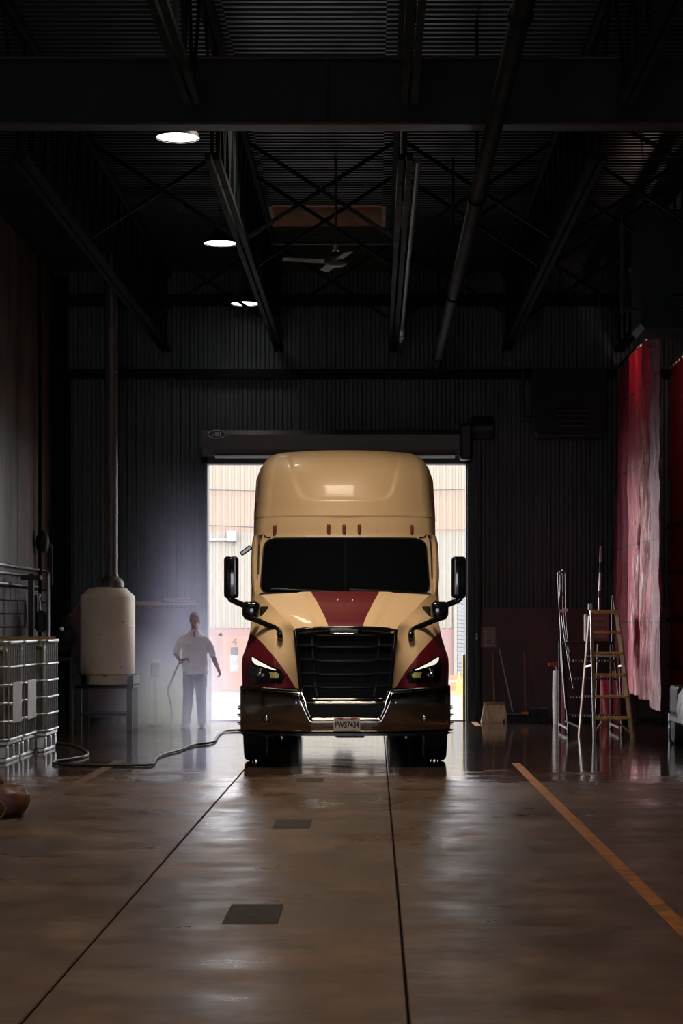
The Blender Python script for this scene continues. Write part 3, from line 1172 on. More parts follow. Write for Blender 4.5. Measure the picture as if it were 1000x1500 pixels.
# thin bright lips: top of bumper corners and around the lower intake
for sg in (-1, 1):
    s = MB(); s.tube([(sg * x, b_y(x) + 0.028, b_top(x) + 0.002) for x in [lerp(0.56, 1.0, i / 8) for i in range(9)]], 0.006, 6)
    s.build('chrome_lip', M['chrome'], bp, smooth=50)
    s = MB(); s.tube([(sg * 0.52, 0.045, 0.895), (sg * 0.47, 0.04, 0.775), (sg * 0.455, 0.04, 0.70), (sg * 0.412, 0.045, 0.60)], 0.007, 6)
    s.build('chrome_lip', M['chrome'], bp, smooth=50)
    s = MB(); s.lathe([(0, 0.01), (0.036, 0.012), (0.042, 0.006), (0.046, -0.005), (0.0, -0.006)], (sg * 0.925, b_y(0.925) + 0.012, 0.575), 20, 'Y')
    fl = s.build('fog_lamp', M['black_gloss'], bp, smooth=50)
    s = MB(); s.lathe([(0, 0.018), (0.026, 0.016), (0.03, 0.012), (0, 0.01)], (sg * 0.925, b_y(0.925) + 0.012, 0.575), 16, 'Y')
    s.build('fog_lens', M['lens_clear'], fl, smooth=50)
    s = MB(); s.lathe([(0, 0.008), (0.022, 0.01), (0.027, 0.004), (0.028, -0.004), (0, -0.004)], (sg * 0.575, b_y(0.575) + 0.016, 0.775), 14, 'Y')
    s.build('tow_socket', M['black_gloss'], bp, smooth=50)
s = MB()
s.grid(lambda u, v: ((2 * u - 1) * lerp(0.42, 0.46, v), 0.10, lerp(0.585, 0.79, v)), 8, 4)
s.build('lower_intake', mat('intake_black', (0.006, 0.006, 0.007), 0.6), TR, solid=0.02)
s = MB()
s.grid(lambda u, v: ((2 * u - 1) * 0.462, 0.035 + 0.03 * (2 * v - 1)**2, lerp(0.742, 0.785, v)), 8, 5)
s.build('chrome_strip', M['chrome'], TR, smooth=50, solid=0.01)
s = MB(); s.prism([(-0.18, 0.42), (0.26, 0.42), (0.21, 0.352), (-0.10, 0.352)], 0.10, 0.32, 'Y')
s.build('tow_bracket', M['black_metal'], TR)
s = MB()
s.grid(lambda u, v: (lambda x: (x, b_y(x) + 0.07 + 0.3 * v, 0.405 - 0.01 * v))(lerp(-1.17, 1.17, u)), 24, 1)
s.build('under_lip', M['black_plastic'], TR, solid=0.03)
# license plate PWS7434
pl = empty('license_plate', (0.015, b_y(0) + 0.012, 0.510)); pl.parent = TR
s = MB(); s.rbox((0, 0, 0), (0.31, 0.006, 0.158), 0.003, 1); s.build('plate_sheet', mat('plate_white', (0.78, 0.70, 0.62), 0.4, 0, var=0.04), pl)
text_obj('PWS7434', 0.105, (0.0, -0.0035, -0.005), FACE, mat('plate_ink', (0.03, 0.025, 0.035), 0.5), 'plate_number', pl, 0.001, sx=0.68, bold=0.0035)
for sg in (-1, 1):
    s = MB(); s.prism([(sg * 0.045, 0.078), (sg * 0.13, 0.078), (sg * 0.10, 0.066), (sg * 0.045, 0.055)], -0.0045, -0.003, 'Y'); s.build('red_band', mat('plate_red', (0.55, 0.03, 0.04), 0.5), pl)
    s = MB(); s.lathe([(0, 0.0), (0.008, 0.0), (0.006, 0.004), (0, 0.004)], (sg * 0.092, -0.003, -0.064), 10, 'Y'); s.build('screw', M['black_metal'], pl)
s = MB(); s.bx(-0.07, 0.07, -0.0042, -0.003, -0.068, -0.061); s.build('slogan_strip', mat('plate_grey', (0.42, 0.38, 0.36), 0.5), pl)
s = MB(); s.bx(-0.035, 0.035, -0.0042, -0.003, 0.058, 0.070); s.build('state_strip', mat('plate_pink', (0.6, 0.35, 0.33), 0.5), pl)
pt = empty('permit_sticker', (0.262, b_y(0.26) + 0.014, 0.512)); pt.parent = TR
s = MB(); s.rbox((0, 0, 0.024), (0.10, 0.004, 0.05), 0.001, 1); s.build('sticker_blue', mat('sticker_blue', (0.012, 0.045, 0.12), 0.4), pt)
s = MB(); s.rbox((0, 0, -0.028), (0.10, 0.004, 0.05), 0.001, 1); s.build('sticker_dark', mat('sticker_dark', (0.05, 0.07, 0.09), 0.4), pt)

# ---- cab: plan curves lofted upwards --------------------------------
def cab_front(z): return sinterp(z, [(1.0, 1.60), (1.6, 1.36), (1.85, 1.27), (2.03, 1.44), (2.4, 1.79), (2.77, 2.12), (2.92, 2.165), (3.05, 2.20)])
def cab_side(z): return sinterp(z, [(1.0, 1.17), (2.0, 1.19), (2.5, 1.185), (3.05, 1.165)])


def cab_curve(z, n=28, back=3.75):
    yf, xs = cab_front(z), cab_side(z)
    pts = []
    xw = xs - 0.14
    for i in range(n + 1):
        x = xw * i / n
        pts.append((x, yf + 0.26 * (x / xw)**3))
    y1 = yf + 0.26
    for i in range(1, 9):
        a = math.pi / 2 * i / 8
        pts.append((xw + 0.14 * math.sin(a), y1 + 0.30 * (1 - math.cos(a)) + 0.09 * i / 8))
    pts.append((xs, back))
    return pts


def cab_y(x, z):
    yf, xs = cab_front(z), cab_side(z)
    xw = xs - 0.14
    return yf + 0.26 * (min(abs(x), xw) / xw)**3


s = MB()
zs = [1.0 + (3.05 - 1.0) * i / 40 for i in range(41)]
s.rings([[(x, y, z) for x, y in cab_curve(z)] for z in zs], closed=False)
s.mirror_x()
cab = s.build('cab_shell', M['paint'], TR, smooth=50)


def rr_patch(mb, hw0, hw1, z0, z1, r, off, nu=40, nv=24):
    def fn(u, v):
        z = lerp(z0, z1, v)
        hw = lerp(hw0, hw1, v)
        e = min(z - z0, z1 - z)
        if e < r:
            hw -= r - math.sqrt(max(0, r * r - (r - e)**2))
        x = (2 * u - 1) * hw
        return (x, cab_y(x, z) - off, z)
    mb.grid(fn, nu, nv)


s = MB(); rr_patch(s, 1.075, 1.045, 2.045, 2.79, 0.14, 0.010)
s.build('windshield_gasket', M['rubber'], TR, smooth=50)
s = MB(); rr_patch(s, 1.08, 1.08, 1.99, 2.075, 0.02, 0.030, 40, 4)  # added dark strip that covers a bright reflection at the windshield foot
s.build('highlight_cover', M['rubber'], TR, smooth=50)
s = MB(); rr_patch(s, 1.06, 1.03, 2.062, 2.776, 0.13, 0.018)
ws = s.build('windshield', M['glass_dark'], TR, smooth=50)
s = MB(); s.tube([(0, cab_y(0, z) - 0.02, z) for z in (2.08, 2.3, 2.5, 2.75)], 0.004, 5); s.build('centre_seam', M['black_metal'], ws)
for (x0, z0, x1, z1) in ((-0.10, 2.085, -0.92, 2.115), (0.85, 2.085, 0.05, 2.11)):
    s = MB(); s.tube([(lerp(x0, x1, i / 8), cab_y(lerp(x0, x1, i / 8), 2.09) - 0.035, lerp(z0, z1, i / 8)) for i in range(9)], 0.009, 6)
    s.build('wiper', M['black_plastic'], TR)
# black trim line running round the roof cap and down the pillars
for sg in (-1, 1):
    pth = [(0.95, 2.79), (1.02, 2.80), (1.055, 2.86), (1.09, 2.885)]
    s = MB(); s.tube([(sg * x, cab_y(x, z) - 0.004 + (0.12 if x > 1.04 else 0.0) * (x - 1.04) / 0.05, z) for x, z in pth], 0.009, 6); s.build('roof_seam', M['black_plastic'], TR)
    # door window and its black trim on the side of the cab
    s = MB()
    s.grid(lambda u, v: (sg * (cab_side(lerp(2.02, 2.72, v)) + 0.008), lerp(2.28 + 0.22 * v, 3.25, u), lerp(2.02, 2.72, v)), 8, 8)
    s.build('door_glass', M['glass_dark'], TR, solid=0.01)
    # pillar deflector: the upright curved vane beside the windshield
    s = MB()
    vane = [(2.83, 1.125, 2.43), (2.80, 1.150, 2.44), (2.70, 1.165, 2.40), (2.50, 1.165, 2.20), (2.30, 1.16, 2.02), (2.12, 1.145, 1.90), (2.02, 1.125, 1.84)]
    rings = []
    for z, x, y in vane:
        w = 0.055
        rings.append([(sg * (x - w), y - 0.02, z), (sg * (x - w * 0.2), y - 0.06, z), (sg * (x + 0.022), y - 0.02, z), (sg * (x + 0.02), y + 0.08, z), (sg * (x - w), y + 0.05, z)])
    s.rings(rings)
    s.build('pillar_vane', M['paint'], TR, smooth=60)
    s = MB(); s.tube([(sg * (x - 0.062), y - 0.03, z) for z, x, y in vane], 0.011, 6); s.build('vane_gap', M['black_plastic'], TR)
    s = MB(); s.tube([(sg * (x + 0.024), y + 0.085, z) for z, x, y in vane], 0.012, 6); s.build('vane_edge', M['black_plastic'], TR)
    # cowl corner piece under the pillar
    s = MB(); s.rbox((sg * 1.09, 1.60, 1.90), (0.13, 0.26, 0.16), 0.04, 2); s.build('cowl_corner', M['black_plastic'], TR)
# marker lights
for x in (-0.885, -0.195, 0.0, 0.195, 0.865):
    ml = empty('marker_light', (x - 0.012, cab_y(x, 2.885) - 0.005, 2.885)); ml.parent = TR
    s = MB(); s.rbox((0, 0, 0), (0.046, 0.02, 0.135), 0.012, 2); s.build('marker_base', M['maroon'], ml)
    s = MB(); s.rbox((0, -0.013, 0), (0.032, 0.03, 0.11), 0.014, 3); s.build('marker_lens', M['amber'], ml, smooth=60)

# ---- roof fairing ----------------------------------------------------
def fr_front(z): return sinterp(z, [(3.03, 2.23), (3.10, 2.25), (3.4, 2.365), (3.65, 2.53), (3.85, 2.82), (3.97, 3.2), (4.02, 3.6), (4.04, 4.1)])
def fr_side(z):
    b = sinterp(z, [(3.03, 1.185), (3.2, 1.165), (3.5, 1.14), (3.8, 1.105), (4.04, 1.08)])
    if z > 3.72:
        q = min(1, (z - 3.72) / 0.325)
        b -= 0.30 * (1 - math.sqrt(max(0, 1 - q * q)))
    return b


def fr_curve(z, n=44, back=6.3):
    yf, xs = fr_front(z), fr_side(z)
    xw = xs - 0.20
    pts = []
    for i in range(n + 1):
        x = xw * i / n
        y = yf + 0.30 * (x / xw)**2.6
        # pressed-in centre panel with rounded lower corners
        xe = lerp(0.60, 0.78, min(1, max(0, (z - 3.26) / 0.75)))
        cz = 3.27 + 0.16
        dx, dz = x - (xe - 0.16), cz - z
        dist = (math.hypot(max(dx, 0), max(dz, 0)) - 0.16) if (dx > 0 or dz > 0) else -0.16
        y += 0.035 * (1 - sstep(-0.045, 0.0, dist)) * (1 - sstep(3.90, 4.02, z))
        pts.append((x, y))
    y1 = yf + 0.30
    for i in range(1, 10):
        a = math.pi / 2 * i / 9
        pts.append((xw + 0.20 * math.sin(a), y1 + 0.38 * (1 - math.cos(a)) + 0.1 * i / 9))
    pts.append((xs, max(back, y1 + 0.6)))
    return pts


zs = [3.03 + (4.04 - 3.03) * (1 - (1 - i / 60)**1.35) for i in range(61)]
s = MB()
s.rings([[(x, y, z) for x, y in fr_curve(z)] for z in zs], closed=False)
# roof sheet behind the crest
top = fr_curve(4.04)
s.rings([[(x, y, 4.04) for x, y in top], [(x, 6.3, 4.04 + 0.02) for x, y in top]], closed=False)
s.mirror_x()
s.build('roof_fairing', M['paint'], TR, smooth=50)
# ledge where the fairing meets the cab roof
s = MB()
s.rings([[(x, y - 0.012 - 0.02 * k, 3.05 - 0.012 + 0.035 * (1 - abs(k - 0.5) * 2)) for x, y in fr_curve(3.05)[:-1]] for k in (0, 0.5, 1)], closed=False)
s.mirror_x()
s.build('fairing_ledge', M['paint'], TR, smooth=50, solid=0.01)

# ---- sleeper box -------------------------------------------------------
sec = [(0.0, 4.03), (0.78, 4.02), (0.98, 3.96), (1.15, 3.84), (1.215, 3.66), (1.245, 3.2), (1.25, 2.6), (1.25, 1.05), (0.6, 1.0), (0.0, 1.0)]
s = MB()
s.rings([[(x * f_, y, z) for x, z in sec] for y, f_ in ((4.1, 0.97), (4.2, 1.0), (6.3, 1.0), (6.35, 0.96))], closed=False)
s.mirror_x()
s.build('sleeper_box', M['paint_side'], TR, smooth=35)
s = MB(); s.bx(-1.17, 1.17, 6.28, 6.32, 1.0, 4.0); s.build('sleeper_back', M['paint'], TR)
for sg in (-1, 1):
    s = MB(); s.rbox((sg * 1.225, 6.6, 2.4), (0.03, 0.6, 2.8), 0.01, 1); s.build('side_extender', M['black_plastic'], TR)
    s = MB()
    s.grid(lambda u, v: (sg * (lerp(1.125, 1.21, v)), 3.28, lerp(3.78, 3.0, v)), 1, 6)
    s.v = [(x + sg * 0.0, y + 0.02, z) for x, y, z in s.v]
    # side flank below the doors: steps and fuel tank skirt
    sk = MB(); sk.rbox((sg * 1.14, 3.95, 0.78), (0.16, 3.3, 0.62), 0.05, 3); sk.build('side_skirt', M['maroon'], TR, smooth=40)
    sk = MB(); sk.lathe([(0, 0), (0.28, 0), (0.31, 0.03), (0.31, 1.6), (0.28, 1.63), (0, 1.63)], (sg * 0.82, 4.9, 0.80), 24, 'Y'); sk.build('fuel_tank', M['chrome'], TR, smooth=40)
    sk = MB(); sk.bx(min(sg * 0.36, sg * 0.46), max(sg * 0.36, sg * 0.46), 0.45, 8.3, 0.75, 1.02); sk.build('frame_rail', M['black_metal'], TR)
s = MB(); s.rbox((0, 1.3, 0.62), (1.5, 0.12, 0.12), 0.03, 2); s.lathe([(0, -0.95), (0.05, -0.95), (0.05, 0.95), (0, 0.95)], (0, 1.3, 0.5), 10, 'X'); s.build('front_axle', M['black_metal'], TR)
s = MB(); s.bx(-0.55, 0.55, 0.5, 1.9, 0.78, 1.35); s.build('engine_block', M['black_metal'], TR)
s = MB(); s.bx(-1.0, 1.0, 1.75, 1.8, 0.95, 1.5); s.build('firewall', M['black_metal'], TR)

# ---- wheels -----------------------------------------------------------
def tyre_profile(R, w):
    h = w / 2
    return [(R * 0.56, -h * 0.80), (R * 0.80, -h * 1.0), (R * 0.94, -h * 0.96), (R * 0.985, -h * 0.80), (R, -h * 0.55), (R, -h * 0.36), (R * 0.975, -h * 0.34), (R * 0.975, -h * 0.28), (R, -h * 0.26), (R, -0.014), (R * 0.975, -0.010), (R * 0.975, 0.010), (R, 0.014), (R, h * 0.26), (R * 0.975, h * 0.28), (R * 0.975, h * 0.34), (R, h * 0.36), (R, h * 0.55), (R * 0.985, h * 0.80), (R * 0.94, h * 0.96), (R * 0.80, h * 1.0), (R * 0.56, h * 0.80)]


R = 0.51
tm = MB(); tm.lathe(tyre_profile(R, 0.285), (0, 0, 0), 40, 'X'); tyre_me = tm.mesh('tire'); tyre_me.materials.append(M['rubber'])
for p in tyre_me.polygons: p.use_smooth = True
tyre_me.set_sharp_from_angle(angle=math.radians(35))
rm = MB(); rm.lathe([(0, 0.02), (0.10, 0.02), (0.12, 0.05), (0.20, 0.04), (0.24, 0.07), (0.27, 0.12), (0.295, 0.125), (0.295, -0.125), (0.27, -0.12), (0, -0.05)], (0, 0, 0), 28, 'X'); rim_me = rm.mesh('rim'); rim_me.materials.append(M['steel'])
sp = MB(); sp.lathe([(0.0, 0.0), (0.024, 0.0), (0.026, 0.02), (0.012, 0.035), (0.005, 0.085), (0.0, 0.09)], (0, 0, 0), 10, 'X'); spike_me = sp.mesh('lug_spike'); spike_me.materials.append(M['black_gloss'])
for sg in (-1, 1):
    w = empty('front_wheel', (sg * 1.095, 1.3, R)); w.parent = TR
    inst(tyre_me, 'tire', (0, 0, 0), w)
    r_ = inst(rim_me, 'rim', (0, 0, 0), w, rot=(0, 0, 0 if sg > 0 else math.pi))
    for k in range(10):
        a = 2 * math.pi * k / 10 + 0.2
        inst(spike_me, 'lug_spike', (sg * 0.140, 0.165 * math.cos(a), 0.165 * math.sin(a)), w, rot=(0, 0, 0 if sg > 0 else math.pi))
    sh = MB(); sh.lathe([(0, 0), (0.08, 0.0), (0.08, 0.06), (0.05, 0.10), (0, 0.11)], (0, 0, 0), 16, 'X')
    inst(sh.mesh('hub_cap'), 'hub_cap', (sg * 0.05, 0, 0), w, rot=(0, 0, 0 if sg > 0 else math.pi)).data.materials.append(M['black_gloss'])
    for ya in (6.3, 7.65):
        for xo in (0.80, 1.11):
            w = empty('rear_wheel', (sg * xo, ya, R)); w.parent = TR
            inst(tyre_me, 'tire', (0, 0, 0), w)
            inst(rim_me, 'rim', (0, 0, 0), w, rot=(0, 0, 0 if sg > 0 else math.pi))
    s = MB(); s.bx(min(sg * 0.66, sg * 1.25), max(sg * 0.66, sg * 1.25), 8.35, 8.37, 0.12, 1.05); s.build('mud_flap', M['rubber'], TR)
for ya in (6.3, 7.65):
    s = MB(); s.lathe([(0, -1.1), (0.09, -1.1), (0.09, -0.2), (0.2, -0.1), (0.2, 0.1), (0.09, 0.2), (0.09, 1.1), (0, 1.1)], (0, ya, R), 14, 'X'); s.build('rear_axle', M['black_metal'], TR, smooth=40)
s = MB(); s.rbox((0, 7.0, 1.10), (0.9, 0.9, 0.12), 0.04, 2); s.build('fifth_wheel', M['black_metal'], TR)

# ---- mirrors ------------------------------------------------------------
for sg in (-1, 1):
    mr = empty('door_mirror', (0, 0, 0)); mr.parent = TR
    ox = 0.0
    s = MB(); s.rbox((sg * 1.435, 1.95, 2.27), (0.185, 0.13, 0.53), 0.045, 4); s.build('mirror_head', M['black_gloss'], mr, smooth=50)
    s = MB(); s.rbox((sg * 1.385, 1.878, 2.275), (0.018, 0.02, 0.44), 0.006, 1); s.build('mirror_trim', M['steel'], mr)
    s = MB(); s.rbox((sg * 1.435, 2.018, 2.27), (0.15, 0.01, 0.46), 0.004, 1); s.build('mirror_glass', M['chrome'], mr)
    pth = smooth_path([(sg * 1.47, 1.95, 2.06), (sg * 1.44, 1.95, 1.99), (sg * 1.34, 1.97, 1.945), (sg * 1.19, 2.02, 1.885), (sg * 1.10, 2.05, 1.87)], 5)
    s = MB(); s.tube(pth, [0.035] * 5 + [0.036] * (len(pth) - 5), 10); s.build('mirror_arm', M['black_gloss'], mr, smooth=50)
    hm = empty('hood_mirror', (0, 0, 0)); hm.parent = TR
    s = MB(); s.rbox((sg * 1.135, 0.80, 1.85), (0.215, 0.13, 0.21), 0.06, 4); s.build('mirror_head', M['black_gloss'], hm, smooth=50)
    s = MB(); s.rbox((sg * 1.135, 0.868, 1.85), (0.17, 0.01, 0.16), 0.004, 1); s.build('mirror_glass', M['chrome'], hm)
    fp = fend_pt(0.36, 1.50)
    pth = smooth_path([(sg * 1.20, 0.80, 1.77), (sg * 1.11, 0.74, 1.745), (sg * 0.95, 0.62, 1.68), (sg * 0.80, 0.52, 1.615), (sg * 0.775, fp.y - 0.05, 1.56), (sg * 0.77, fp.y + 0.03, 1.49)], 5)
    s = MB(); s.tube(pth, 0.034, 10); s.build('mirror_arm', M['black_gloss'], hm, smooth=50)
    s = MB(); s.rbox((sg * 0.775, fp.y + 0.02, 1.50), (0.075, 0.05, 0.11), 0.02, 2); s.build('mirror_foot', M['black_plastic'], hm)
    # vent panel in the side of the hood
    vp = fend_pt(0.55, 1.84)
    s = MB(); s.rbox((sg * (vp.x + 0.0), vp.y - 0.02, 1.835), (0.12, 0.05, 0.13), 0.02, 2, Matrix.Rotation(sg * -0.6, 4, 'Z')); s.build('hood_vent', M['black_plastic'], TR)
# look-down mirror above the left-hand door window
s = MB(); s.rbox((-1.275, 2.5, 2.63), (0.17, 0.07, 0.06), 0.015, 2, Matrix.Rotation(-0.62, 4, 'Y')); s.build('look_down_mirror', M['black_gloss'], TR)

# ================================================================== lamps under the roof
M['lamp_lens'] = emis('lamp_lens', (1.0, 0.95, 0.90), 6.0)
LAMPS = [(21.9, 'high bay lamp nearest the camera, just below the girder'), (28.0, 'middle high bay lamp of the lit row'),
         (33.3, 'far high bay lamp, half hidden by a roof brace'), (15.8, None), (9.7, None)]
for d, lab in LAMPS:
    L = empty('high_bay_lamp', (-2.16, d, 7.03), label=lab or ('high bay lamp above the camera' if d < 12 else 'high bay lamp on the camera side of the girder'), cat='lamp', group='high bay lamps in a row')
    s = MB(); s.lathe([(0.0, 0.26), (0.07, 0.26), (0.08, 0.18), (0.15, 0.13), (0.225, 0.05), (0.240, 0.0), (0.234, 0.0), (0.215, 0.045), (0.14, 0.115), (0.0, 0.12)], n=40)
    s.build('reflector', M['black_metal'], L, smooth=40)
    s = MB(); s.lathe([(0.0, 0.005), (0.20, 0.005), (0.234, 0.012), (0.0, 0.016)], n=40)
    s.build('lens', M['lamp_lens'], L, smooth=40)
    s = MB(); s.tube([(0.2385 * math.cos(2 * math.pi * k / 40), 0.2385 * math.sin(2 * math.pi * k / 40), 0.0) for k in range(41)], 0.004, 5)
    s.build('rim', M['white_paint'], L)
    s = MB(); s.tube([(0, 0, 0.25), (0, 0, ZD - 7.03 - 0.02)], 0.012, 6); s.build('hanger', M['black_metal'], L)
    a = add_area('high_bay_lamp_light', (-2.16, d, 7.025), (0, 0, 0), 0.42, 0.42, LAMP_POWER * (0.3 if d > 33 else 0.6 if d > 27 else 1.0), (1.0, 0.86, 0.70), 'DISK', 115)
    a.parent = L
    a.location = (0, 0, -0.006)

# ---- ceiling fan
fan = empty('ceiling_fan', (-0.50, 16.0 * 1.62, 6.34), label='ceiling fan on a long rod in front of the skylight', cat='fan')
s = MB(); s.lathe([(0, 0), (0.10, 0.0), (0.15, 0.03), (0.15, 0.10), (0.09, 0.15), (0.04, 0.18), (0, 0.18)], n=24); s.build('motor', M['beam_flange'], fan, smooth=40)
s = MB(); s.tube([(0, 0, 0.17), (0, 0, ZD - 6.34)], 0.018, 8); s.build('rod', M['beam_flange'], fan)
s = MB(); s.lathe([(0, 0.0), (0.05, 0.0), (0.035, 0.08), (0, 0.09)], (0, 0, 0.20), 12); s.build('coupling_cup', M['galv'], fan)
for k in range(4):
    a = 0.25 + k * math.pi / 2
    s = MB(); s.rbox((0.42, 0, 0.06), (0.58, 0.13, 0.012), 0.005, 1, Matrix.Rotation(0.2, 4, 'X'))
    o = s.build('blade', M['beam_flange'], fan); o.rotation_euler = (0, 0, a)

# ================================================================== left side
# ---- tote tanks in wire cages
M['tote_plastic'] = mat('tote_plastic', (0.10, 0.11, 0.085), 0.4, 0, var=0.15, scale=2)
M['tote_top'] = mat('tote_top', (0.34, 0.22, 0.10), 0.5, 0, var=0.2)


def make_tote(label):
    T = empty('tote_tank', (0, 0, 0), label=label, cat='tank', group='caged tote tanks along the left wall')
    W, D, Hh = 1.02, 0.94, 1.48
    s = MB(); s.rbox((0, 0, 0.86), (W - 0.07, D - 0.07, 1.14), 0.09, 4); s.build('bottle', M['tote_plastic'], T, smooth=40)
    s = MB(); s.rbox((0, 0, 1.435), (W - 0.16, D - 0.16, 0.05), 0.02, 2); s.build('bottle_top', M['tote_top'], T)
    s = MB(); s.lathe([(0, 0), (0.09, 0), (0.09, 0.04), (0.08, 0.05), (0, 0.05)], (0, 0, 1.45), 18); s.build('cap', M['black_plastic'], T)
    # pallet
    s = MB(); s.rbox((0, 0, 0.235), (W, D, 0.05), 0.01, 1); s.build('pallet_deck', M['galv'], T)
    s = MB(); s.rbox((0, 0, 0), (0.13, 0.13, 0.16), 0.02, 2); fme = s.mesh('pallet_foot'); fme.materials.append(M['galv'])
    for x in (-W / 2 + 0.075, 0, W / 2 - 0.075):
        for y in (-D / 2 + 0.075, 0, D / 2 - 0.075):
            inst(fme, 'pallet_foot', (x, y, 0.125), T)
    s = MB()
    for x in (-W / 2 + 0.075, 0, W / 2 - 0.075):
        s2 = MB(); s2.rbox((x, 0, 0.0225), (0.10, D, 0.045), 0.012, 1); s2.build('pallet_runner', M['galv'], T)
    # cage: vertical bars and hoops
    vb = MB(); vb.tube([(0, 0, 0), (0, 0, 1.20)], 0.013, 8); vme = vb.mesh('cage_bar'); vme.materials.append(M['galv'])
    for i in range(5):
        x = lerp(-W / 2 + 0.04, W / 2 - 0.04, i / 4)
        for y in (-D / 2, D / 2):
            inst(vme, 'cage_bar', (x, y, 0.26), T)
    for i in range(6):
        y = lerp(-D / 2 + 0.06, D / 2 - 0.06, i / 5)
        for x in (-W / 2, W / 2):
            inst(vme, 'cage_bar', (x, y, 0.26), T)
    for z in (0.28, 0.50, 0.72, 0.94, 1.16, 1.46):
        r = 0.05
        pts = []
        for (cx, cy, a0) in ((W / 2 - r, -D / 2 + r, -90), (W / 2 - r, D / 2 - r, 0), (-W / 2 + r, D / 2 - r, 90), (-W / 2 + r, -D / 2 + r, 180)):
            for k in range(4):
                a = math.radians(a0 + 30 * k)
                pts.append((cx + (r + 0.012) * math.cos(a), cy + (r + 0.012) * math.sin(a), z))
        pts.append(pts[0])
        s = MB(); s.tube(pts, 0.016 if z < 1.4 else 0.022, 8); s.build('cage_hoop', M['galv'], T, smooth=50)
    s = MB(); s.bx(-0.10, 0.10, D / 2 - 0.62, D / 2 - 0.58, 0.3, 0.34)
    s = MB(); s.lathe([(0, 0), (0.05, 0), (0.05, 0.09), (0.07, 0.09), (0.07, 0.14), (0, 0.14)], (0, -D / 2 + 0.13, 0.34), 14, 'Y'); s.build('valve', M['black_plastic'], T)
    return T


t0 = make_tote('caged white tote tank at the left edge, nearest the camera')
t0.location = (-4.43 - 0.51, 24.07 + 0.48, 0)
t1 = copy_tree(t0); t1['label'] = 'caged tote tank in the middle of the row, with a pale side plate'
t1.location = (-4.42 - 0.51, 25.06 + 0.48, 0)
t2 = copy_tree(t0); t2['label'] = 'caged tote tank at the far end of the row, hose beside it'
t2.location = (-4.30 - 0.51, 26.1 + 0.48, 0)
for t_, dz in ((t0, 0.0), (t1, 0.0)):
    s = MB(); s.rbox((0.535, 0.02, 0.72), (0.012, 0.62, 0.50), 0.004, 1); s.build('side_plate', mat('plate_dull', (0.40, 0.38, 0.36), 0.5, 0.4, scale=10), t_)
s = MB(); s.bx(-0.25, -0.02, -0.502, -0.494, 0.55, 0.61); o = s.build('warning_sticker', M['orange'], t0)
# a stick of wood lying across the last tote
s = MB(); s.box((0, 0, 0), (0.95, 0.035, 0.03), Matrix.Rotation(0.15, 4, 'Z'))
wd = s.build('wooden_stick', M['wood']); wd.location = (-4.72, 26.5, 1.50); tag(wd, 'wooden stick lying across the far caged tote tank', 'stick')

# ---- cone-topped poly tank on a steel stand, with its flue pipe
M['tank'] = mat('tank_plastic', (0.74, 0.60, 0.46), 0.5, 0, var=0.14, scale=1.4, stretch=(1, 1, 0.5), dirt=(0.09, 0.05, 0.03, 1), dirt_amt=(0.62, 0.67), dirt_scale=7)
TK = empty('poly_tank', (-4.28, 32.0, 0), label='stained white poly tank with sloped top on a dark stand', cat='tank')
s = MB(); s.lathe([(0, 0.70), (0.34, 0.70), (0.36, 0.72), (0.36, 0.86), (0.425, 0.88), (0.435, 0.92), (0.435, 2.10), (0.42, 2.135), (0.30, 2.25), (0.16, 2.27), (0, 2.27)], n=48); s.build('tank_body', M['tank'], TK, smooth=35)
s = MB(); s.lathe([(0.438, 1.62), (0.441, 1.625), (0.441, 1.635), (0.438, 1.64)], n=48); s.build('tank_seam', M['tank'], TK)
st = empty('tank_stand', (-4.28, 32.0, 0), label='dark steel leg stand carrying the poly tank', cat='stand')
s = MB()
s.lathe([(0.365, 0.76), (0.47, 0.76), (0.47, 0.86), (0.365, 0.86)], n=4)
s = MB()
for sx in (-1, 1):
    s.bx(min(sx * 0.37, sx * 0.46), max(sx * 0.37, sx * 0.46), -0.46, 0.46, 0.72, 0.855)
    s.bx(-0.46, 0.46, min(sx * 0.37, sx * 0.46), max(sx * 0.37, sx * 0.46), 0.66, 0.70)
s.bx(-0.46, 0.46, -0.46, 0.46, 0.655, 0.695)
s.build('stand_top', M['dark_steel'], st)
for sx in (-1, 1):
    for sy in (-1, 1):
        s = MB(); s.bx(sx * 0.40 - 0.04, sx * 0.40 + 0.04, sy * 0.40 - 0.04, sy * 0.40 + 0.04, 0, 0.66); s.build('leg', M['dark_steel'], st)
for sx in (-1, 1):
    s = MB(); s.bx(-0.40, 0.40, sx * 0.40 - 0.02, sx * 0.40 + 0.02, 0.22, 0.27); s.build('cross_rail', M['dark_steel'], st)
M['flue'] = mat('flue_metal', (0.10, 0.085, 0.075), 0.45, 0.3, scale=3)
fl = empty('flue_pipe', (-4.22, 32.0, 2.27), label='upright flue pipe rising from the poly tank to the roof', cat='pipe')
s = MB(); s.lathe([(0, 0), (0.20, 0.0), (0.20, 0.06), (0.17, 0.12), (0.11, 0.17), (0.11, 0.20), (0, 0.2)], n=28); s.build('flue_boot', M['flue'], fl, smooth=40)
z = 0.18
for L_ in (0.33, 0.70, 0.78, 0.74, 0.74, 0.74, 0.74, 0.44):
    s = MB(); s.lathe([(0, 0), (0.100, 0.0), (0.100, L_ - 0.03), (0.108, L_ - 0.025), (0.108, L_), (0, L_)], (0, 0, z), 24); s.build('flue_section', M['flue'], fl, smooth=40)
    z += L_
s = MB(); s.tube(smooth_path([(-4.66, 32.0, 2.10), (-4.74, 32.0, 2.0), (-4.82, 32.0, 1.88), (-4.92, 32.05, 1.80)], 5), 0.012, 8)
tag(s.build('red_hose', mat('red_hose', (0.35, 0.05, 0.06), 0.5)), 'short thin red hose drooping from the left of the poly tank', 'hose')

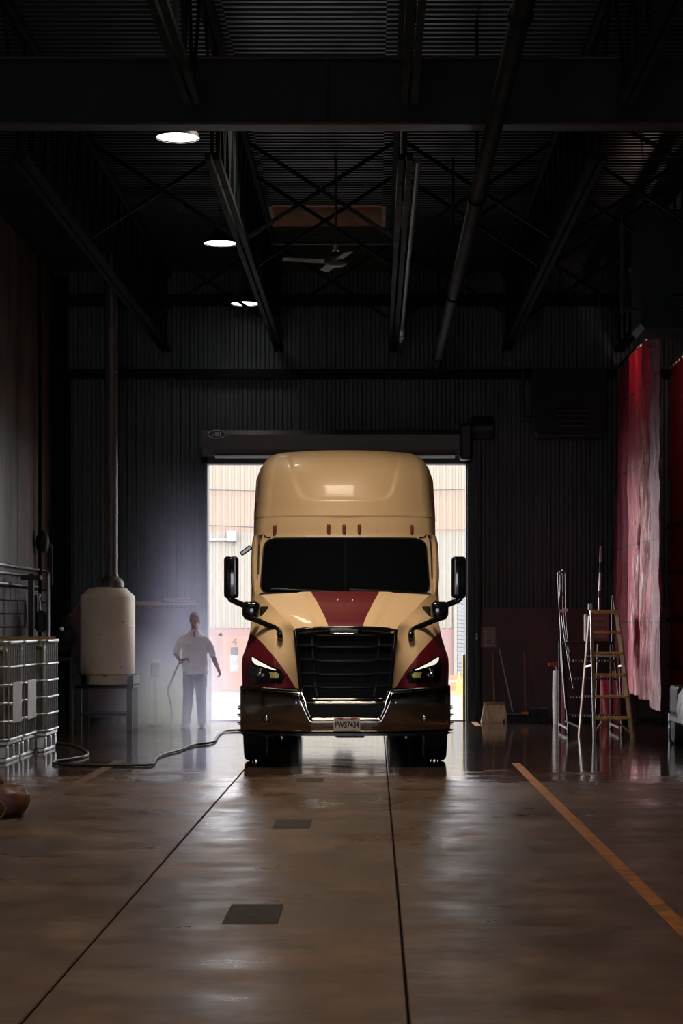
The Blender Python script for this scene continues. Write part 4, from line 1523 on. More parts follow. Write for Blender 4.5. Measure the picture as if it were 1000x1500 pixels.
# ---- pump set behind the totes
pm = empty('pump', (-5.02, 31.6, 0), label='dark pump and motor on a frame left of the poly tank', cat='pump')
s = MB(); s.bx(-0.28, 0.28, -0.25, 0.25, 1.10, 1.15); s.build('frame_top', M['dark_steel'], pm)
for sx in (-1, 1):
    for sy in (-1, 1):
        s = MB(); s.bx(sx * 0.25 - 0.025, sx * 0.25 + 0.025, sy * 0.22 - 0.025, sy * 0.22 + 0.025, 0, 1.10); s.build('leg', M['dark_steel'], pm)
s = MB(); s.lathe([(0, -0.26), (0.10, -0.26), (0.15, -0.20), (0.16, 0.10), (0.13, 0.14), (0.06, 0.16), (0.06, 0.26), (0, 0.26)], (-0.02, 0, 1.32), 24, 'X'); s.build('motor', M['black_metal'], pm, smooth=40)
s = MB(); s.lathe([(0, 0), (0.14, 0), (0.17, 0.05), (0.17, 0.18), (0.08, 0.24), (0.05, 0.42), (0, 0.42)], (0.15, -0.05, 1.38), 20); s.build('pump_head', M['black_metal'], pm, smooth=40)
s = MB(); s.lathe([(0, 0), (0.035, 0), (0.035, 0.01), (0, 0.012)], (0.10, -0.23, 1.60), 14, 'Y'); s.build('gauge', M['steel'], pm)
s = MB(); s.rbox((-0.24, -0.14, 1.72), (0.16, 0.16, 0.34), 0.04, 2); s.build('switch_box', M['black_plastic'], pm)

# ---- pipework on the left wall
def wall_pipe(name, pts, r, lab, mt='dark_steel'):
    s = MB(); s.tube(pts, r, 10)
    o = s.build(name, M[mt], None, smooth=50)
    return tag(o, lab, 'pipe')


XW = XL + 0.07
wall_pipe('wall_pipe', [(XW, 22.0, 2.56), (XW, 33.4, 2.56), (XW, 33.5, 2.5), (XW, 33.5, 1.4)], 0.028, 'upper of two level pipes on the left wall, turning down at its end', 'steel')
wall_pipe('wall_pipe', [(XW, 22.0, 2.44), (XW, 31.9, 2.44)], 0.022, 'middle level pipe just under the upper pipe on the left wall', 'steel')
wall_pipe('wall_pipe', [(XW, 22.0, 2.28), (XW, 32.4, 2.28)], 0.025, 'lowest level pipe on the left wall above the grey blocks', 'steel')
wall_pipe('wall_pipe', [(XW + 0.02, 32.55, 0.0), (XW + 0.02, 32.55, 4.6), (XW + 0.02, 32.45, ZD - 0.1)], 0.030, 'tall upright pipe on the left wall with a black valve', 'roof_steel')
wall_pipe('wall_pipe', [(XW, 33.85, 0.0), (XW, 33.85, ZD - 0.1)], 0.024, 'thin upright pipe on the left wall nearest the corner', 'roof_steel')
wall_pipe('wall_pipe', [(XL + 0.32, YB - 0.2, 0.0), (XL + 0.32, YB - 0.2, 5.9)], 0.022, 'thin upright conduit beside the corner column at the back', 'roof_steel')
rg = empty('pressure_regulator', (XW + 0.06, 32.55, 3.0), label='black pressure regulator clamped on the tall upright wall pipe', cat='valve')
s = MB(); s.lathe([(0, -0.16), (0.07, -0.16), (0.10, -0.08), (0.12, 0.02), (0.10, 0.12), (0.05, 0.20), (0, 0.2)], n=18); s.build('regulator_body', M['black_metal'], rg, smooth=40)
s = MB(); s.tube([(0.09, 0.03, -0.02), (0.12, 0.16, -0.05), (0.12, 0.18, -0.7)], 0.022, 8); s.build('regulator_hose', M['rubber'], rg)
ps = empty('black_post', (XL + 0.35, 30.2, 0), label='black square post standing before the grey blocks at left', cat='post')
s = MB(); s.rbox((0, 0, 1.22), (0.085, 0.085, 2.44), 0.008, 1); s.build('post_shaft', M['black_metal'], ps)
s = MB(); s.rbox((0, 0, 0.01), (0.18, 0.18, 0.02), 0.004, 1); s.build('post_foot', M['black_metal'], ps)
s = MB(); s.rbox((0.0, 0, 2.38), (0.30, 0.10, 0.07), 0.01, 1); s.build('post_bracket', M['black_metal'], ps)
# rag hung on a hook
rg2 = empty('hanging_rag', (XL + 0.09, 31.85, 1.75), label='white rag hanging on the left wall above the totes', cat='rag')
s = MB()
s.grid(lambda u, v: (0.10 + 0.035 * math.sin(u * 9 + v * 2) * (0.3 + v), lerp(-0.03, 0.03, u) * (1 + 2.2 * v) + 0.10 * v, 0.38 - 0.46 * v), 12, 12)
s.build('rag_cloth', mat('rag_cloth', (0.62, 0.58, 0.56), 0.9), rg2, smooth=70, solid=0.012)
s = MB(); s.tube([(-0.02, 0.0, 0.42), (0.08, 0, 0.42), (0.12, 0, 0.40), (0.12, 0, 0.36)], 0.008, 6); s.build('hook', M['steel'], rg2)
s = MB(); s.rbox((0.06, -0.12, 0.12), (0.10, 0.10, 0.55), 0.03, 2); s.build('dark_cloth', M['black_plastic'], rg2)

# ---- brown leather bag on the floor at the left edge
M['leather'] = mat('brown_leather', (0.11, 0.042, 0.028), 0.45, 0, var=0.3, scale=8, bump=0.3)
M['tan'] = mat('tan_leather', (0.24, 0.10, 0.04), 0.55, 0, var=0.3, scale=8, bump=0.3)
bag = empty('leather_bag', (-3.30, 17.45, 0), label='slumped brown leather bag on the floor at the left edge', cat='bag')


def blob(mb, c, r, sq=0.75, lump=0.05, seed=0, n=28):
    def fn(u, v):
        th, ph = 2 * math.pi * u, math.pi * (v - 0.5)
        def sg(w): return math.copysign(abs(w)**sq, w)
        d = Vector((sg(math.cos(ph)) * sg(math.cos(th)), sg(math.cos(ph)) * sg(math.sin(th)), sg(math.sin(ph))))
        k = 1 + lump * mnoise.noise(d * 2.3 + Vector((seed, 0, 0))) * 2
        return (c[0] + d.x * r[0] * k, c[1] + d.y * r[1] * k, c[2] + d.z * r[2] * k)
    mb.grid(fn, n, n // 2)


s = MB(); blob(s, (0.0, 0, 0.135), (0.27, 0.24, 0.135), 0.7, 0.10, 3); s.v = [(x, y, max(z, 0.0)) for x, y, z in s.v]; s.build('bag_body', M['leather'], bag, smooth=70)
s = MB(); blob(s, (-0.15, 0.05, 0.31), (0.17, 0.16, 0.075), 0.7, 0.12, 9); s.build('bag_flap', M['tan'], bag, smooth=70)
s = MB(); s.tube(smooth_path([(0.02, -0.24, 0.10), (0.06, -0.27, 0.16), (0.12, -0.26, 0.10), (0.08, -0.26, 0.02), (0.02, -0.27, 0.015)], 5), 0.010, 6); s.build('bag_strap', M['tan'], bag)

# ---- black hose snaking over the floor
def floor_pt(px, py, r=0.02):
    d = HC * F / (py - 912)
    return ((px - 548) * d / F, d, r)


s = MB()
s.tube(smooth_path([floor_pt(80, 1090), floor_pt(108, 1094), floor_pt(126, 1102), floor_pt(127, 1109), floor_pt(104, 1114), floor_pt(80, 1118), floor_pt(84, 1121.5), floor_pt(130, 1123), floor_pt(190, 1123), floor_pt(221, 1122), floor_pt(228, 1114), floor_pt(238, 1108), floor_pt(262, 1101), floor_pt(285, 1093), floor_pt(312, 1089), floor_pt(319, 1079), floor_pt(328, 1073), floor_pt(345, 1071.5), floor_pt(358, 1071)], 6), 0.017, 10)
tag(s.build('floor_hose', mat('hose_black', (0.03, 0.03, 0.032), 0.45), None, smooth=60), 'long black hose snaking over the wet floor to the truck', 'hose')

# ---- plank shelf on the back wall behind the man
sh = empty('wall_shelf', (-3.6, YB - 0.2, 2.02), label='narrow timber shelf with planks on the back wall behind the man', cat='shelf')
s = MB(); s.rbox((0, 0, 0), (1.15, 0.22, 0.035), 0.006, 1); s.build('shelf_board', M['wood'], sh)
for x, z, L_, a in ((0.28, 0.045, 0.50, 0.02), (0.22, 0.085, 0.44, -0.02), (-0.30, 0.032, 0.5, 0.0)):
    s = MB(); s.rbox((x, -0.03, z), (L_, 0.10, 0.03), 0.004, 1, Matrix.Rotation(a, 4, 'Y')); s.build('plank', M['wood'], sh)
for x in (-0.45, 0.45):
    s = MB(); s.bx(x - 0.02, x + 0.02, -0.02, 0.14, -0.16, -0.015); s.build('shelf_bracket', M['dark_steel'], sh)
# small standpipe with a hose tap right of the poly tank
sp_ = empty('standpipe', (-3.64, 33.2, 0), label='dark standpipe with a tap between the poly tank and the man', cat='standpipe')
s = MB(); s.rbox((0, 0, 0.4), (0.07, 0.07, 0.8), 0.01, 1); s.build('standpipe_post', M['dark_steel'], sp_)
s = MB(); s.rbox((0, 0, 0.01), (0.2, 0.2, 0.02), 0.004, 1); s.build('standpipe_foot', M['dark_steel'], sp_)
s = MB(); s.rbox((0, -0.03, 0.92), (0.16, 0.14, 0.24), 0.03, 2); s.build('tap_body', M['black_metal'], sp_)
s = MB(); s.rbox((0.02, -0.06, 1.06), (0.15, 0.03, 0.02), 0.006, 1); s.build('tap_handle', M['galv'], sp_)

# ================================================================== right side
# ---- notice and sticker on the back wall
nt = empty('notice_board', (1.965, YB - 0.10, 1.45), label='small framed notice with lines of print right of the doorway', cat='notice')
s = MB(); s.rbox((0, 0, 0), (0.27, 0.02, 0.37), 0.006, 1); s.build('backing', mat('notice_back', (0.16, 0.13, 0.13), 0.6), nt)
s = MB(); s.bx(-0.075, 0.10, -0.014, -0.0095, -0.15, 0.14); s.build('paper', mat('notice_paper', (0.30, 0.25, 0.24), 0.7), nt)
for k, (z, w) in enumerate(((0.11, 0.12), (0.065, 0.13), (0.022, 0.13), (-0.022, 0.07), (-0.065, 0.10), (-0.108, 0.11))):
    s = MB(); s.bx(0.012 - w / 2, 0.012 + w / 2, -0.0165, -0.0135, z - 0.010, z + 0.010); s.build('print_line', M['black_plastic'], nt)
stk = empty('jamb_sticker', (1.758, YB - 0.21, 1.465), label='tiny white upright sticker on the door frame beside the notice', cat='sticker')
s = MB(); s.rbox((0, 0, 0), (0.045, 0.006, 0.12), 0.002, 1); s.build('sticker_base', M['black_plastic'], stk)
for k in range(3):
    s = MB(); s.rbox((0, -0.004, (k - 1) * 0.037), (0.034, 0.004, 0.026), 0.003, 1); s.build('sticker_mark', M['white_paint'], stk)
s = MB(); s.rbox((DX1 + 0.17, YB - 0.16, 2.3), (0.05, 0.05, 3.9), 0.006, 1)
tag(s.build('trim_10', M['dark_steel']), kind='structure')

# ---- brooms leaning on the wall
M['straw'] = mat('straw', (0.72, 0.62, 0.42), 0.85, 0, var=0.4, scale=30, stretch=(1, 1, 0.15))
M['dark_bristle'] = mat('dark_bristle', (0.02, 0.025, 0.028), 0.8, 0, scale=20)


def broom(px_foot, d, bw, bh, hx, hz, mt, hm, label, block=None, depth=0.10, z0=0.0):
    x = (px_foot - 548) * d / F
    b = empty('broom', (x, d, 0), label=label, cat='broom')
    lean = YB - 0.12 - d
    s = MB()
    n = 14
    def fn(u, v):
        w = lerp(1.12, 0.85, v)
        return ((u - 0.5) * bw * w + 0.006 * math.sin(u * 60) * (1 - v), -depth / 2 * (1 - 0.3 * v) + 0.006 * math.sin(u * 47), z0 + bh * v)
    def fb(u, v):
        p = fn(u, v)
        return (p[0], -p[1] + 0.02 * v, p[2])
    s.grid(fn, 40, 6); s.grid(fb, 40, 6)
    s.grid(lambda u, v: (lambda a, c: (a[0], lerp(a[1], c[1], v), a[2]))(fn(u, 0), fb(u, 0)), 40, 1)
    s.grid(lambda u, v: (lambda a, c: (a[0], lerp(a[1], c[1], v), a[2]))(fn(u, 1), fb(u, 1)), 40, 1)
    for q in (0, 1):
        s.grid(lambda u, v: (lambda a, c: (a[0], lerp(a[1], c[1], u), a[2]))(fn(q, v), fb(q, v)), 1, 6)
    s.build('bristles', mt, b, smooth=30)
    s = MB(); s.rbox((0, 0.01, z0 + bh + 0.02), (bw * 0.86, depth * 0.8, 0.05), 0.012, 1); s.build('broom_head', block or hm, b)
    s = MB(); s.tube([(0, 0.01, z0 + bh + 0.03), (hx, lean, hz)], 0.013, 8); s.build('handle', hm, b)
    return b


broom(724, 34.05, 0.42, 0.30, -0.02, 1.22, M['straw'], M['wood'], 'wide straw broom with pale bristles leaning right of the doorway')
broom(751, 34.05, 0.36, 0.12, -0.22, 1.25, M['dark_bristle'], M['steel'], 'dark push broom with a thin metal handle beside the straw broom', M['black_plastic'])
broom(769, 34.05, 0.16, 0.13, 0.0, 1.22, M['dark_bristle'], M['wood'], 'small brush with an orange head and upright wooden handle', M['orange'])
broom(788, 34.05, 0.36, 0.22, -0.13, 1.24, M['dark_bristle'], mat('red_handle', (0.20, 0.05, 0.035), 0.5), 'dark push broom with a reddish handle at the right of the brooms', M['black_plastic'])

# ---- slim white cylinder
cy = empty('white_cylinder', ((818 - 548) * 33.4 / F, 33.4, 0), label='slim scuffed white cylinder with an orange valve by the rolling stairs', cat='cylinder')
M['cyl_white'] = mat('cylinder_white', (0.85, 0.80, 0.74), 0.6, 0, var=0.1, scale=7, dirt=(0.08, 0.07, 0.06, 1), dirt_amt=(0.62, 0.7))
s = MB(); s.lathe([(0, 0), (0.094, 0.0), (0.099, 0.02), (0.104, 0.22), (0.101, 0.23), (0.105, 0.25), (0.106, 0.55), (0.102, 0.56), (0.105, 0.58), (0.099, 0.86), (0.09, 0.895), (0, 0.90)], n=28); s.build('cylinder_body', M['cyl_white'], cy, smooth=30)
s = MB(); s.tube([(-0.02, 0, 0.89), (-0.06, -0.01, 0.97)], 0.012, 8); s.build('valve_stem', M['white_paint'], cy)
s = MB(); blob(s, (-0.06, 0, 1.0), (0.13, 0.05, 0.035), 0.8, 0.12, 4, 16); s.build('valve_wheel', mat('dull_orange', (0.45, 0.07, 0.03), 0.6), cy, smooth=60)

# ---- rolling stairs
RS = empty('rolling_stairs', (0, 0, 0), label='black rolling stairs with perforated steps and tall handrails', cat='stairs')
rx0, rx1, ry0, ry1 = 2.96, 3.78, 30.35, 31.9
M['tread'] = mat('tread_black', (0.015, 0.016, 0.017), 0.5, 0.4)
M['rail_dark'] = mat('rail_dark', (0.02, 0.021, 0.022), 0.28, 0.0)
M['grip'] = mat('grip_steel', (0.5, 0.5, 0.5), 0.3, 0.9)
for k in range(5):
    z = 0.27 + 0.277 * k
    y = lerp(ry0 + 0.12, ry1 - 0.35, k / 4)
    stp = MB(); stp.rbox(((rx0 + rx1) / 2, y + 0.1, z), (rx1 - rx0 - 0.03, 0.24 if k < 4 else 0.50, 0.035), 0.006, 1); so = stp.build('step', M['tread'], RS)
    for i in range(16):
        gx = lerp(rx0 + 0.07, rx1 - 0.07, i / 15)
        g = MB(); g.lathe([(0, 0), (0.011, 0), (0.009, 0.008), (0, 0.008)], (gx, y - 0.021, z), 6, 'Y'); g.build('grip_button', M['grip'], so)
for x in (rx0, rx1):
    s = MB(); s.bar((x, ry0, 0.10), (x, ry1 - 0.35, 1.40), 0.03, 0.06); s.build('stringer', M['black_metal'], RS)
    s = MB(); s.bar((x, ry1 - 0.1, 0.05), (x, ry1 - 0.1, 1.40), 0.035); s.build('rear_leg', M['black_metal'], RS)
    s = MB(); s.bar((x, ry0, 0.08), (x, ry1, 0.08), 0.035); s.build('base_rail', M['black_metal'], RS)
    for yy in (ry0 + 0.05, ry1 - 0.1):
        w = MB(); w.lathe([(0, -0.02), (0.055, -0.02), (0.06, -0.012), (0.06, 0.012), (0.055, 0.02), (0, 0.02)], (x, yy, 0.06), 18, 'X'); w.build('caster', M['rubber'], RS, smooth=40)
# handrails on the left (three tall tubes joined by a bright tie) and a lower one on the right
for dx, yb, yt, zt in ((0.0, ry0 + 0.15, ry1 - 0.15, 2.46), (0.045, ry0 + 0.45, ry1 + 0.0, 2.48), (0.095, ry0 + 0.75, ry1 + 0.15, 2.52)):
    s = MB(); s.tube(smooth_path([(rx0 - 0.03, yb, 0.25 + (yb - ry0) * 0.9), (rx0 - 0.03 + dx * 0.3, lerp(yb, yt, 0.5), 1.3), (rx0 - 0.03 + dx, yt, zt - 0.06), (rx0 - 0.02 + dx, yt, zt), (rx0 + 0.02 + dx, yt, zt - 0.02), (rx0 + 0.03 + dx, yt - 0.05, 1.75), (rx0 + 0.10, yb + 0.1, 0.55 + (yb - ry0) * 0.9)], 6), 0.0115, 8); s.build('handrail', M['rail_dark'], RS, smooth=50)
s = MB(); s.bar((rx0 - 0.03, ry1 - 0.45, 1.88), (rx0 + 0.10, ry1 - 0.25, 1.90), 0.03, 0.04); s.build('rail_tie', M['white_paint'], RS)
s = MB(); s.tube(smooth_path([(rx1 + 0.02, ry1 - 0.1, 1.38), (rx1 + 0.02, ry1 - 0.1, 2.0), (rx1 + 0.02, ry1 - 0.3, 2.05), (rx1 + 0.02, ry0 + 0.5, 1.1), (rx1 + 0.02, ry0 + 0.35, 0.5)], 6), 0.014, 8); s.build('handrail', M['black_metal'], RS, smooth=50)
s = MB(); s.bar((rx0 - 0.05, ry0 - 0.02, 0.20), (rx0 + 0.18, ry0 - 0.02, 0.10), 0.03, 0.03); s.build('foot_lever', M['white_paint'], RS)
M['tarp_pink'] = mat('pink_sheet', (0.75, 0.20, 0.26), 0.45, 0, var=0.2)

# ---- step ladder
SL = empty('step_ladder', (0, 0, 0), label='orange step ladder standing open in front of the rolling stairs', cat='ladder')
M['rail'] = mat('ladder_rail', (0.30, 0.17, 0.07), 0.45, 0, var=0.2, scale=5)
M['ladder_step'] = mat('ladder_step', (0.85, 0.48, 0.13), 0.5, 0, var=0.3, scale=9, dirt=(0.12, 0.07, 0.04, 1))
d0 = 29.2
def lp(px, py, d): return P(px, py, d)
fl0, fl1 = Vector((3.23, d0, 0.0)), Vector((3.22, d0 + 0.30, 1.85))
fr0, fr1 = Vector((3.80, d0 + 0.1, 0.0)), Vector((3.60, d0 + 0.36, 1.85))
for a, b, nm_ in ((fl0, fl1, 'front_rail'), (fr0, fr1, 'front_rail')):
    s = MB(); s.bar(a, b, 0.028, 0.075); s.build(nm_, M['rail'], SL)
rl0, rl1 = Vector((3.08, d0 + 0.75, 0.0)), Vector((3.20, d0 + 0.42, 1.80))
rr0, rr1 = Vector((3.72, d0 + 1.0, 0.0)), Vector((3.62, d0 + 0.48, 1.80))
for a, b in ((rl0, rl1), (rr0, rr1)):
    s = MB(); s.bar(a, b, 0.024, 0.045); s.build('rear_rail', M['rail'], SL)
s = MB(); s.tube([fl0 + Vector((-0.018, -0.02, 0.0)), fl1 + Vector((-0.018, -0.02, 0.05))], 0.012, 8); s.build('rail_edge', M['galv'], SL)
for z in (0.30, 0.61, 0.93, 1.25, 1.56):
    t_ = z / 1.85
    a, b = fl0.lerp(fl1, t_), fr0.lerp(fr1, t_)
    s = MB(); s.bar(a + Vector((0.01, 0.0, 0)), b + Vector((-0.01, 0, 0)), 0.10, 0.035); s.build('step', M['ladder_step'], SL)
for z in (0.6, 1.2):
    t_ = z / 1.8
    s = MB(); s.bar(rl0.lerp(rl1, t_), rr0.lerp(rr1, t_), 0.02, 0.02); s.build('rear_brace', M['galv'], SL)
s = MB(); s.rbox((3.41, d0 + 0.36, 1.86), (0.42, 0.20, 0.06), 0.015, 2); s.build('top_cap', M['ladder_step'], SL)
s = MB(); s.rbox((3.195, d0 + 0.3, 1.93), (0.06, 0.05, 0.10), 0.015, 2); s.build('rail_cap', M['white_paint'], SL)
for (a, b) in ((fl0, rl0), (fr0, rr0)):
    p, q = a.lerp(fl1 if a is fl0 else fr1, 0.58), b.lerp(rl1 if b is rl0 else rr1, 0.58)
    s = MB(); s.bar(p, q, 0.012, 0.025); s.build('spreader', M['galv'], SL)
s = MB(); s.bar(fr0.lerp(fr1, 0.03), fr0.lerp(fr1, 0.17) + Vector((-0.28, 0, 0)), 0.015, 0.025); s.build('corner_brace', M['rail'], SL)
s = MB(); s.bar(fl0.lerp(fl1, 0.05) , fl0.lerp(fl1, 0.16) + Vector((0.16, 0, 0)), 0.015, 0.025); s.build('corner_brace', M['rail'], SL)

# ---- long pole propped behind the ladder, and a pale box beside it
s = MB(); s.tube([P(872, 1065, 32.35), P(880, 797, 33.0)], 0.016, 8)
pl_ = s.build('extension_pole', M['black_metal'], None, smooth=40)
tag(pl_, 'long thin banded pole propped up behind the step ladder', 'pole')
a, b = P(872, 1065, 32.35), P(880, 797, 33.0)
for t0_, t1_ in ((0.60, 0.70), (0.74, 0.84), (0.90, 0.985)):
    s = MB(); s.tube([a.lerp(b, t0_), a.lerp(b, t1_)], 0.0185, 8); s.build('pole_band', M['galv'], pl_, smooth=40)
bxk = empty('tool_crate', (3.52, 31.62, 1.377), label='pale louvred crate on top of the rolling stairs', cat='crate')
s = MB(); s.rbox((0, 0, 0.24), (0.36, 0.30, 0.44), 0.015, 1); s.build('crate_body', mat('crate_pink', (0.20, 0.12, 0.11), 0.6), bxk)
for k in range(4):
    s = MB(); s.rbox((-0.02, -0.158, 0.10 + 0.095 * k), (0.30, 0.02, 0.055), 0.005, 1); s.build('louvre', mat('louvre_dull', (0.26, 0.17, 0.15), 0.5), bxk)

# ---- vinyl wash-bay curtains
def curtain_mat(name, c0, c1, white, trans):
    t = NT(name)
    x, y, z = t.xyz()
    n = t.noise(5.0, 6, 0.7, stretch=(1, 2.2, 0.25))
    n2 = t.noise(14.0, 5, 0.7, stretch=(1, 2.0, 0.18))
    c = t.ramp(n, [(0.3, c0), (0.7, c1)])
    c = t.mix(t.map(n2, 0.50, 0.72, 0, white), c, (0.58, 0.36, 0.39))
    # grimy horizontal weld seams, one every 1.2 m
    fz = t.math('FRACT', t.math('DIVIDE', t.math('ADD', z, 0.12), 1.22))
    seam = t.math('LESS_THAN', t.math('ABSOLUTE', t.math('SUBTRACT', fz, 0.5)), 0.018)
    grime = t.math('MULTIPLY', seam, t.map(t.noise(3.0, 4, 0.6), 0.40, 0.6, 0.15, 0.9))
    c = t.mix(grime, c, (0.10, 0.05, 0.045))
    t.set(color=c, rough=t.map(n2, 0.3, 0.7, 0.28, 0.55), spec=0.3)
    t.bump(t.math('ADD', n, t.math('MULTIPLY', n2, 0.5)), 0.7, 0.05)
    tl = t.n('ShaderNodeBsdfTranslucent')
    tl.inputs[0].default_value = (0.62, 0.012, 0.03, 1)
    mx = t.n('ShaderNodeMixShader')
    mx.inputs[0].default_value = trans
    t.link(t.b.outputs[0], mx.inputs[1])
    t.link(tl.outputs[0], mx.inputs[2])
    t.link(mx.outputs[0], t.out.inputs[0])
    return t.m


M['vinyl'] = curtain_mat('red_vinyl', (0.42, 0.045, 0.085), (0.60, 0.10, 0.15), 0.35, 0.20)
M['vinyl_pale'] = curtain_mat('pale_vinyl', (0.26, 0.075, 0.09), (0.34, 0.13, 0.15), 0.4, 0.04)
M['vinyl_dark'] = curtain_mat('dark_red_vinyl', (0.13, 0.006, 0.013), (0.20, 0.012, 0.022), 0.05, 0.15)


def curtain(label, mt, X, y0, y1, zb, zt, folds, amp, seed, nm_='vinyl_curtain'):
    c = empty(nm_, (X, (y0 + y1) / 2, 0), label=label, cat='curtain')
    ym = (y0 + y1) / 2
    def fn(u, v):
        y = lerp(y0, y1, u) - ym
        zbot = zb(u)
        z = lerp(zbot, zt, v)
        ph = folds * 2 * math.pi * u
        w = amp * (0.35 + 0.65 * (1 - v)**0.5)
        x = w * math.sin(ph + 0.7 * math.sin(2.1 * v + seed)) + 0.4 * w * math.sin(2.3 * ph + seed + 2 * v)
        x += 0.030 * mnoise.noise(Vector((u * folds * 5, v * 9, seed))) + 0.018 * mnoise.noise(Vector((u * folds * 14, v * 16, seed + 5)))
        return (x, y + 0.04 * math.cos(ph) * (1 - v), z)
    s = MB(); s.grid(fn, 110, 120); s.build('vinyl_sheet', mt, c, smooth=80)
    s = MB(); s.tube([(0, y0 - ym - 0.1, zt + 0.05), (0, y1 - ym + 0.1, zt + 0.05)], 0.03, 8); s.build('curtain_rail', M['dark_steel'], c)
    n = max(3, int((y1 - y0) / 0.3))
    rg_ = MB(); rg_.tube([(0, 0.03 * math.cos(2 * math.pi * k / 10), 0.04 * math.sin(2 * math.pi * k / 10)) for k in range(11)], 0.006, 5); rme_ = rg_.mesh('ring'); rme_.materials.append(M['steel'])
    for i in range(n + 1):
        inst(rme_, 'curtain_ring', (0, lerp(y0, y1, i / n) - ym, zt + 0.02), c)
    return c


cA = curtain('crumpled pink-red vinyl curtain hanging behind the ladders', M['vinyl'], 4.17, 30.05, 34.2, lambda u: 0.50 + 0.14 * math.sin(u * 5 + 0.5) * u + 0.1 * u, 6.02, 5.5, 0.085, 1.0)
cB = curtain('pale scuffed vinyl curtain strip hanging lower, nearest the camera', M['vinyl_pale'], 4.16, 28.95, 30.1, lambda u: 0.40 + 0.03 * u, 5.85, 1.5, 0.022, 3.0)
cC = curtain('smooth dark red vinyl curtain at the right edge of the picture', M['vinyl_dark'], 5.0, 28.6, 33.6, lambda u: 0.12, 6.0, 1.5, 0.02, 7.0, 'vinyl_curtain')
for z in (0.98, 1.75, 2.53, 3.3):
    s = MB(); s.rbox((-0.07, 0, z), (0.02, 5.0, 0.075), 0.004, 1); s.build('strap', M['black_plastic'], cC)
# unseen lamp added behind the pink curtain to make its top glow red
wl_ = empty('curtain_glow_lamp', (4.44, 31.7, 5.85), label='small unseen lamp added to make the top of the pink-red curtain glow', cat='lamp')
s = MB(); s.lathe([(0, 0.0), (0.05, 0.01), (0.07, 0.08), (0.05, 0.16), (0.03, 0.2), (0, 0.2)], n=16); s.build('bulb_guard', emis('bulb', (1.0, 0.75, 0.6), 8.0), wl_)
s = MB(); s.lathe([(0, 0.2), (0.05, 0.2), (0.05, 0.3), (0, 0.32)], n=14); s.build('socket', M['black_plastic'], wl_)
s = MB(); s.tube([(0, 0, 0.3), (0, 0, ZD - 5.85 - 0.03)], 0.008, 6); s.build('cord', M['rubber'], wl_)
pd = bpy.data.lights.new('curtain_glow_light', 'POINT'); pd.energy = 16; pd.color = (1, 0.7, 0.6); pd.shadow_soft_size = 0.02
po = bpy.data.objects.new('curtain_glow_light', pd); COL.objects.link(po); po.parent = wl_; po.location = (-0.05, 0, -0.06)

# ---- unit heaters
def heater(label, loc, w, dd, h, nslat):
    H_ = empty('unit_heater', loc, label=label, cat='heater')
    mt = mat('heater_paint', (0.018, 0.024, 0.024), 0.6, 0.0, spec=0.1)
    s = MB(); s.prism([(-w / 2, 0.07), (-w / 2 + 0.06, 0.0), (w / 2 - 0.08, 0.0), (w / 2, 0.08), (w / 2, h), (-w / 2, h)], -dd / 2, dd / 2, 'Y'); s.build('casing', mt, H_)
    for k in range(nslat):
        s = MB(); s.rbox((0.02, -dd / 2 - 0.015, 0.16 + 0.085 * k), (w * 0.45, 0.05, 0.03), 0.006, 1, Matrix.Rotation(0.5, 4, 'X')); s.build('louvre', M['dark_steel'], H_)
    s = MB(); s.tube([(-w / 2 + 0.15, -dd / 2 - 0.01, -0.005), (w / 2 - 0.2, -dd / 2 - 0.01, -0.005)], 0.018, 6); s.build('lower_lip', M['beam_flange'], H_)
    s = MB(); s.tube(smooth_path([(-w / 2, 0, 0.32), (-w / 2 - 0.16, 0, 0.32), (-w / 2 - 0.18, 0, 0.36), (-w / 2 - 0.18, 0, h)], 5), 0.028, 8); s.build('gas_pipe', M['beam_flange'], H_, smooth=50)
    for x in (-w / 2 + 0.1, w / 2 - 0.1):
        s = MB(); s.tube([(x, 0, h - 0.02), (x, 0, ZD - loc[2] - 0.02)], 0.012, 6); s.build('hanger_rod', M['dark_steel'], H_)
    return H_


heater('dark unit heater hung on the back wall right of the doorway', ((833 - 548) * 33.2 / F, 33.2, HC + (912 - 640) * 33.2 / F), 1.18, 0.7, 1.1, 4)
heater('large dark unit heater hung high at the right edge', (4.15, 26.2, 5.50), 1.42, 0.9, 1.55, 6)

# ---- blue drum and white cart at the right edge
dm = empty('blue_drum', (4.50, 29.9, 0), label='slim blue drum under the right end of the pale curtain strip', cat='drum')
s = MB(); s.lathe([(0, 0), (0.085, 0), (0.09, 0.01), (0.088, 0.10), (0.092, 0.11), (0.088, 0.12), (0.088, 0.22), (0.092, 0.23), (0.088, 0.24), (0.088, 0.335), (0.075, 0.345), (0, 0.345)], n=24); s.build('drum_body', mat('drum_blue', (0.05, 0.075, 0.16), 0.35), dm, smooth=30)
s = MB(); s.lathe([(0, 0.345), (0.05, 0.345), (0.05, 0.36), (0, 0.365)], n=16); s.build('drum_lid', M['black_plastic'], dm)

